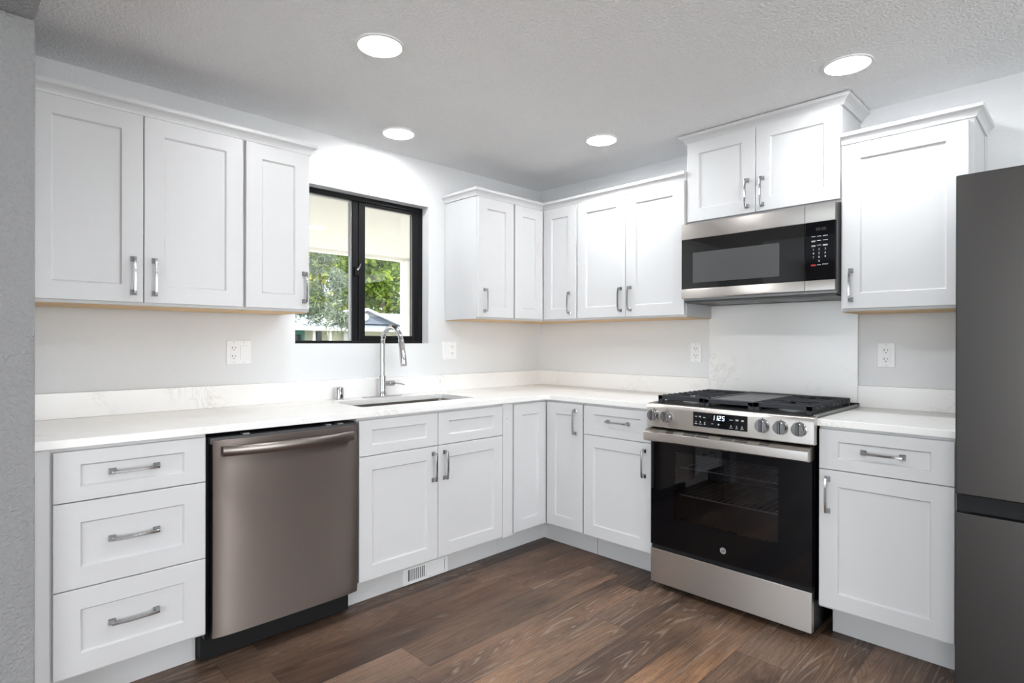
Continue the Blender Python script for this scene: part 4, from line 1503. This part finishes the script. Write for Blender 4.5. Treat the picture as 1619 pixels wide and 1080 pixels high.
def foliage(name, mat, root, clumps, n, size, droop=0.0, seed=1, aspect=0.6, flat=0.0):
    """leaf quads scattered in ellipsoidal clumps: (x,y,z,rx,ry,rz)"""
    rnd = random.Random(seed)
    vs, fs, tones = [], [], []
    base = root.location
    tot = sum(c[3] * c[4] * c[5] for c in clumps)
    for c in clumps:
        k = max(1, int(n * c[3] * c[4] * c[5] / tot))
        for _ in range(k):
            v = Vector((rnd.gauss(0, 1), rnd.gauss(0, 1), rnd.gauss(0, 1))).normalized() * (rnd.random() ** 0.45)
            p = Vector((c[0] + v.x * c[3], c[1] + v.y * c[4], c[2] + v.z * c[5])) - base
            ax = Vector((rnd.gauss(0, 1), rnd.gauss(0, 1), rnd.gauss(0, 1) * (1 - flat))).normalized()
            ax = (ax + Vector((0, 0, -droop))).normalized()
            t = ax.cross(Vector((rnd.gauss(0, 1), rnd.gauss(0, 1), rnd.gauss(0, 1)))).normalized()
            s = size * rnd.uniform(0.6, 1.4)
            q = len(vs)
            vs += [tuple(p - ax * s), tuple(p + t * s * aspect), tuple(p + ax * s), tuple(p - t * s * aspect)]
            fs.append((q, q + 1, q + 2, q + 3))
            tones.append(min(1, max(0, rnd.gauss(0.5, 0.25))))
    me = bpy.data.meshes.new(name)
    me.from_pydata(vs, [], fs)
    at = me.attributes.new('tone', 'FLOAT', 'FACE')
    at.data.foreach_set('value', tones)
    me.materials.append(M[mat])
    o = bpy.data.objects.new(name, me)
    COL.objects.link(o)
    o.parent = root
    return o


def tree(x, y, z0, h, rad, mat, label, n, size, seed, cz=0.45, name='leafy_tree'):
    r = thing(name, (x, y, z0), label, 'tree', 'trees across the yard')
    MB().tube([(x, y, z0), (x + .05, y, z0 + h * .3), (x - .1, y, z0 + h * .75)], [rad * .09, rad * .07, rad * .03], 10).build('trunk', 'bark', r, smooth=True)
    rnd = random.Random(seed)
    cl = []
    for k in range(16):
        t = rnd.uniform(0, 2 * math.pi)
        q = rad * rnd.uniform(0.1, 0.75)
        cl.append((x + q * math.cos(t), y + q * math.sin(t), z0 + h * rnd.uniform(cz - .22, 0.9), rad * .42, rad * .42, h * .13))
    foliage('leaves', mat, r, cl, n, size, seed=seed)['kind'] = 'stuff'


tree(17.0, 29, -0.5, 11.5, 4.2, 'maple', 'bright green leafy tree seen through the right pane', 14000, 0.17, 3, cz=0.36)
tree(17.6, 39, -0.5, 13, 3.6, 'yellowleaf', 'yellow green tree seen beside the spruce in the left pane', 9000, 0.2, 5, cz=0.36)
tree(20.5, 50, -0.5, 17, 5.0, 'maple', 'distant leafy green tree behind the spruce', 9000, 0.26, 9, cz=0.34)

r = thing('spruce_tree', (3.05, 12.0, -0.5), 'blue green spruce with drooping needles seen through the left pane', 'tree')
sx, sy = 3.05, 12.0
MB().tube([(sx, sy, -.5), (sx, sy, 4), (sx, sy, 9)], [0.20, 0.13, 0.03], 10).build('trunk', 'bark', r, smooth=True)
rnd = random.Random(4)
cl = []
for k in range(330):
    z = 2.2 + 6.5 * rnd.random() ** 1.6
    rr = 2.0 * (1 - (z - 2.2) / 7.5)
    t = rnd.uniform(0, 2 * math.pi)
    q = rr * (0.25 + 0.75 * rnd.random() ** 0.6)
    px, py, pz = sx + q * math.cos(t), sy + q * math.sin(t), z - 0.22 * q
    cl.append((px, py, pz, 0.26, 0.26, 0.16))
    if q > 0.7:
        cl.append((px, py, pz - 0.22, 0.10, 0.10, 0.26))
foliage('needles', 'spruce', r, cl, 30000, 0.085, droop=0.5, seed=8, aspect=0.17)['kind'] = 'stuff'
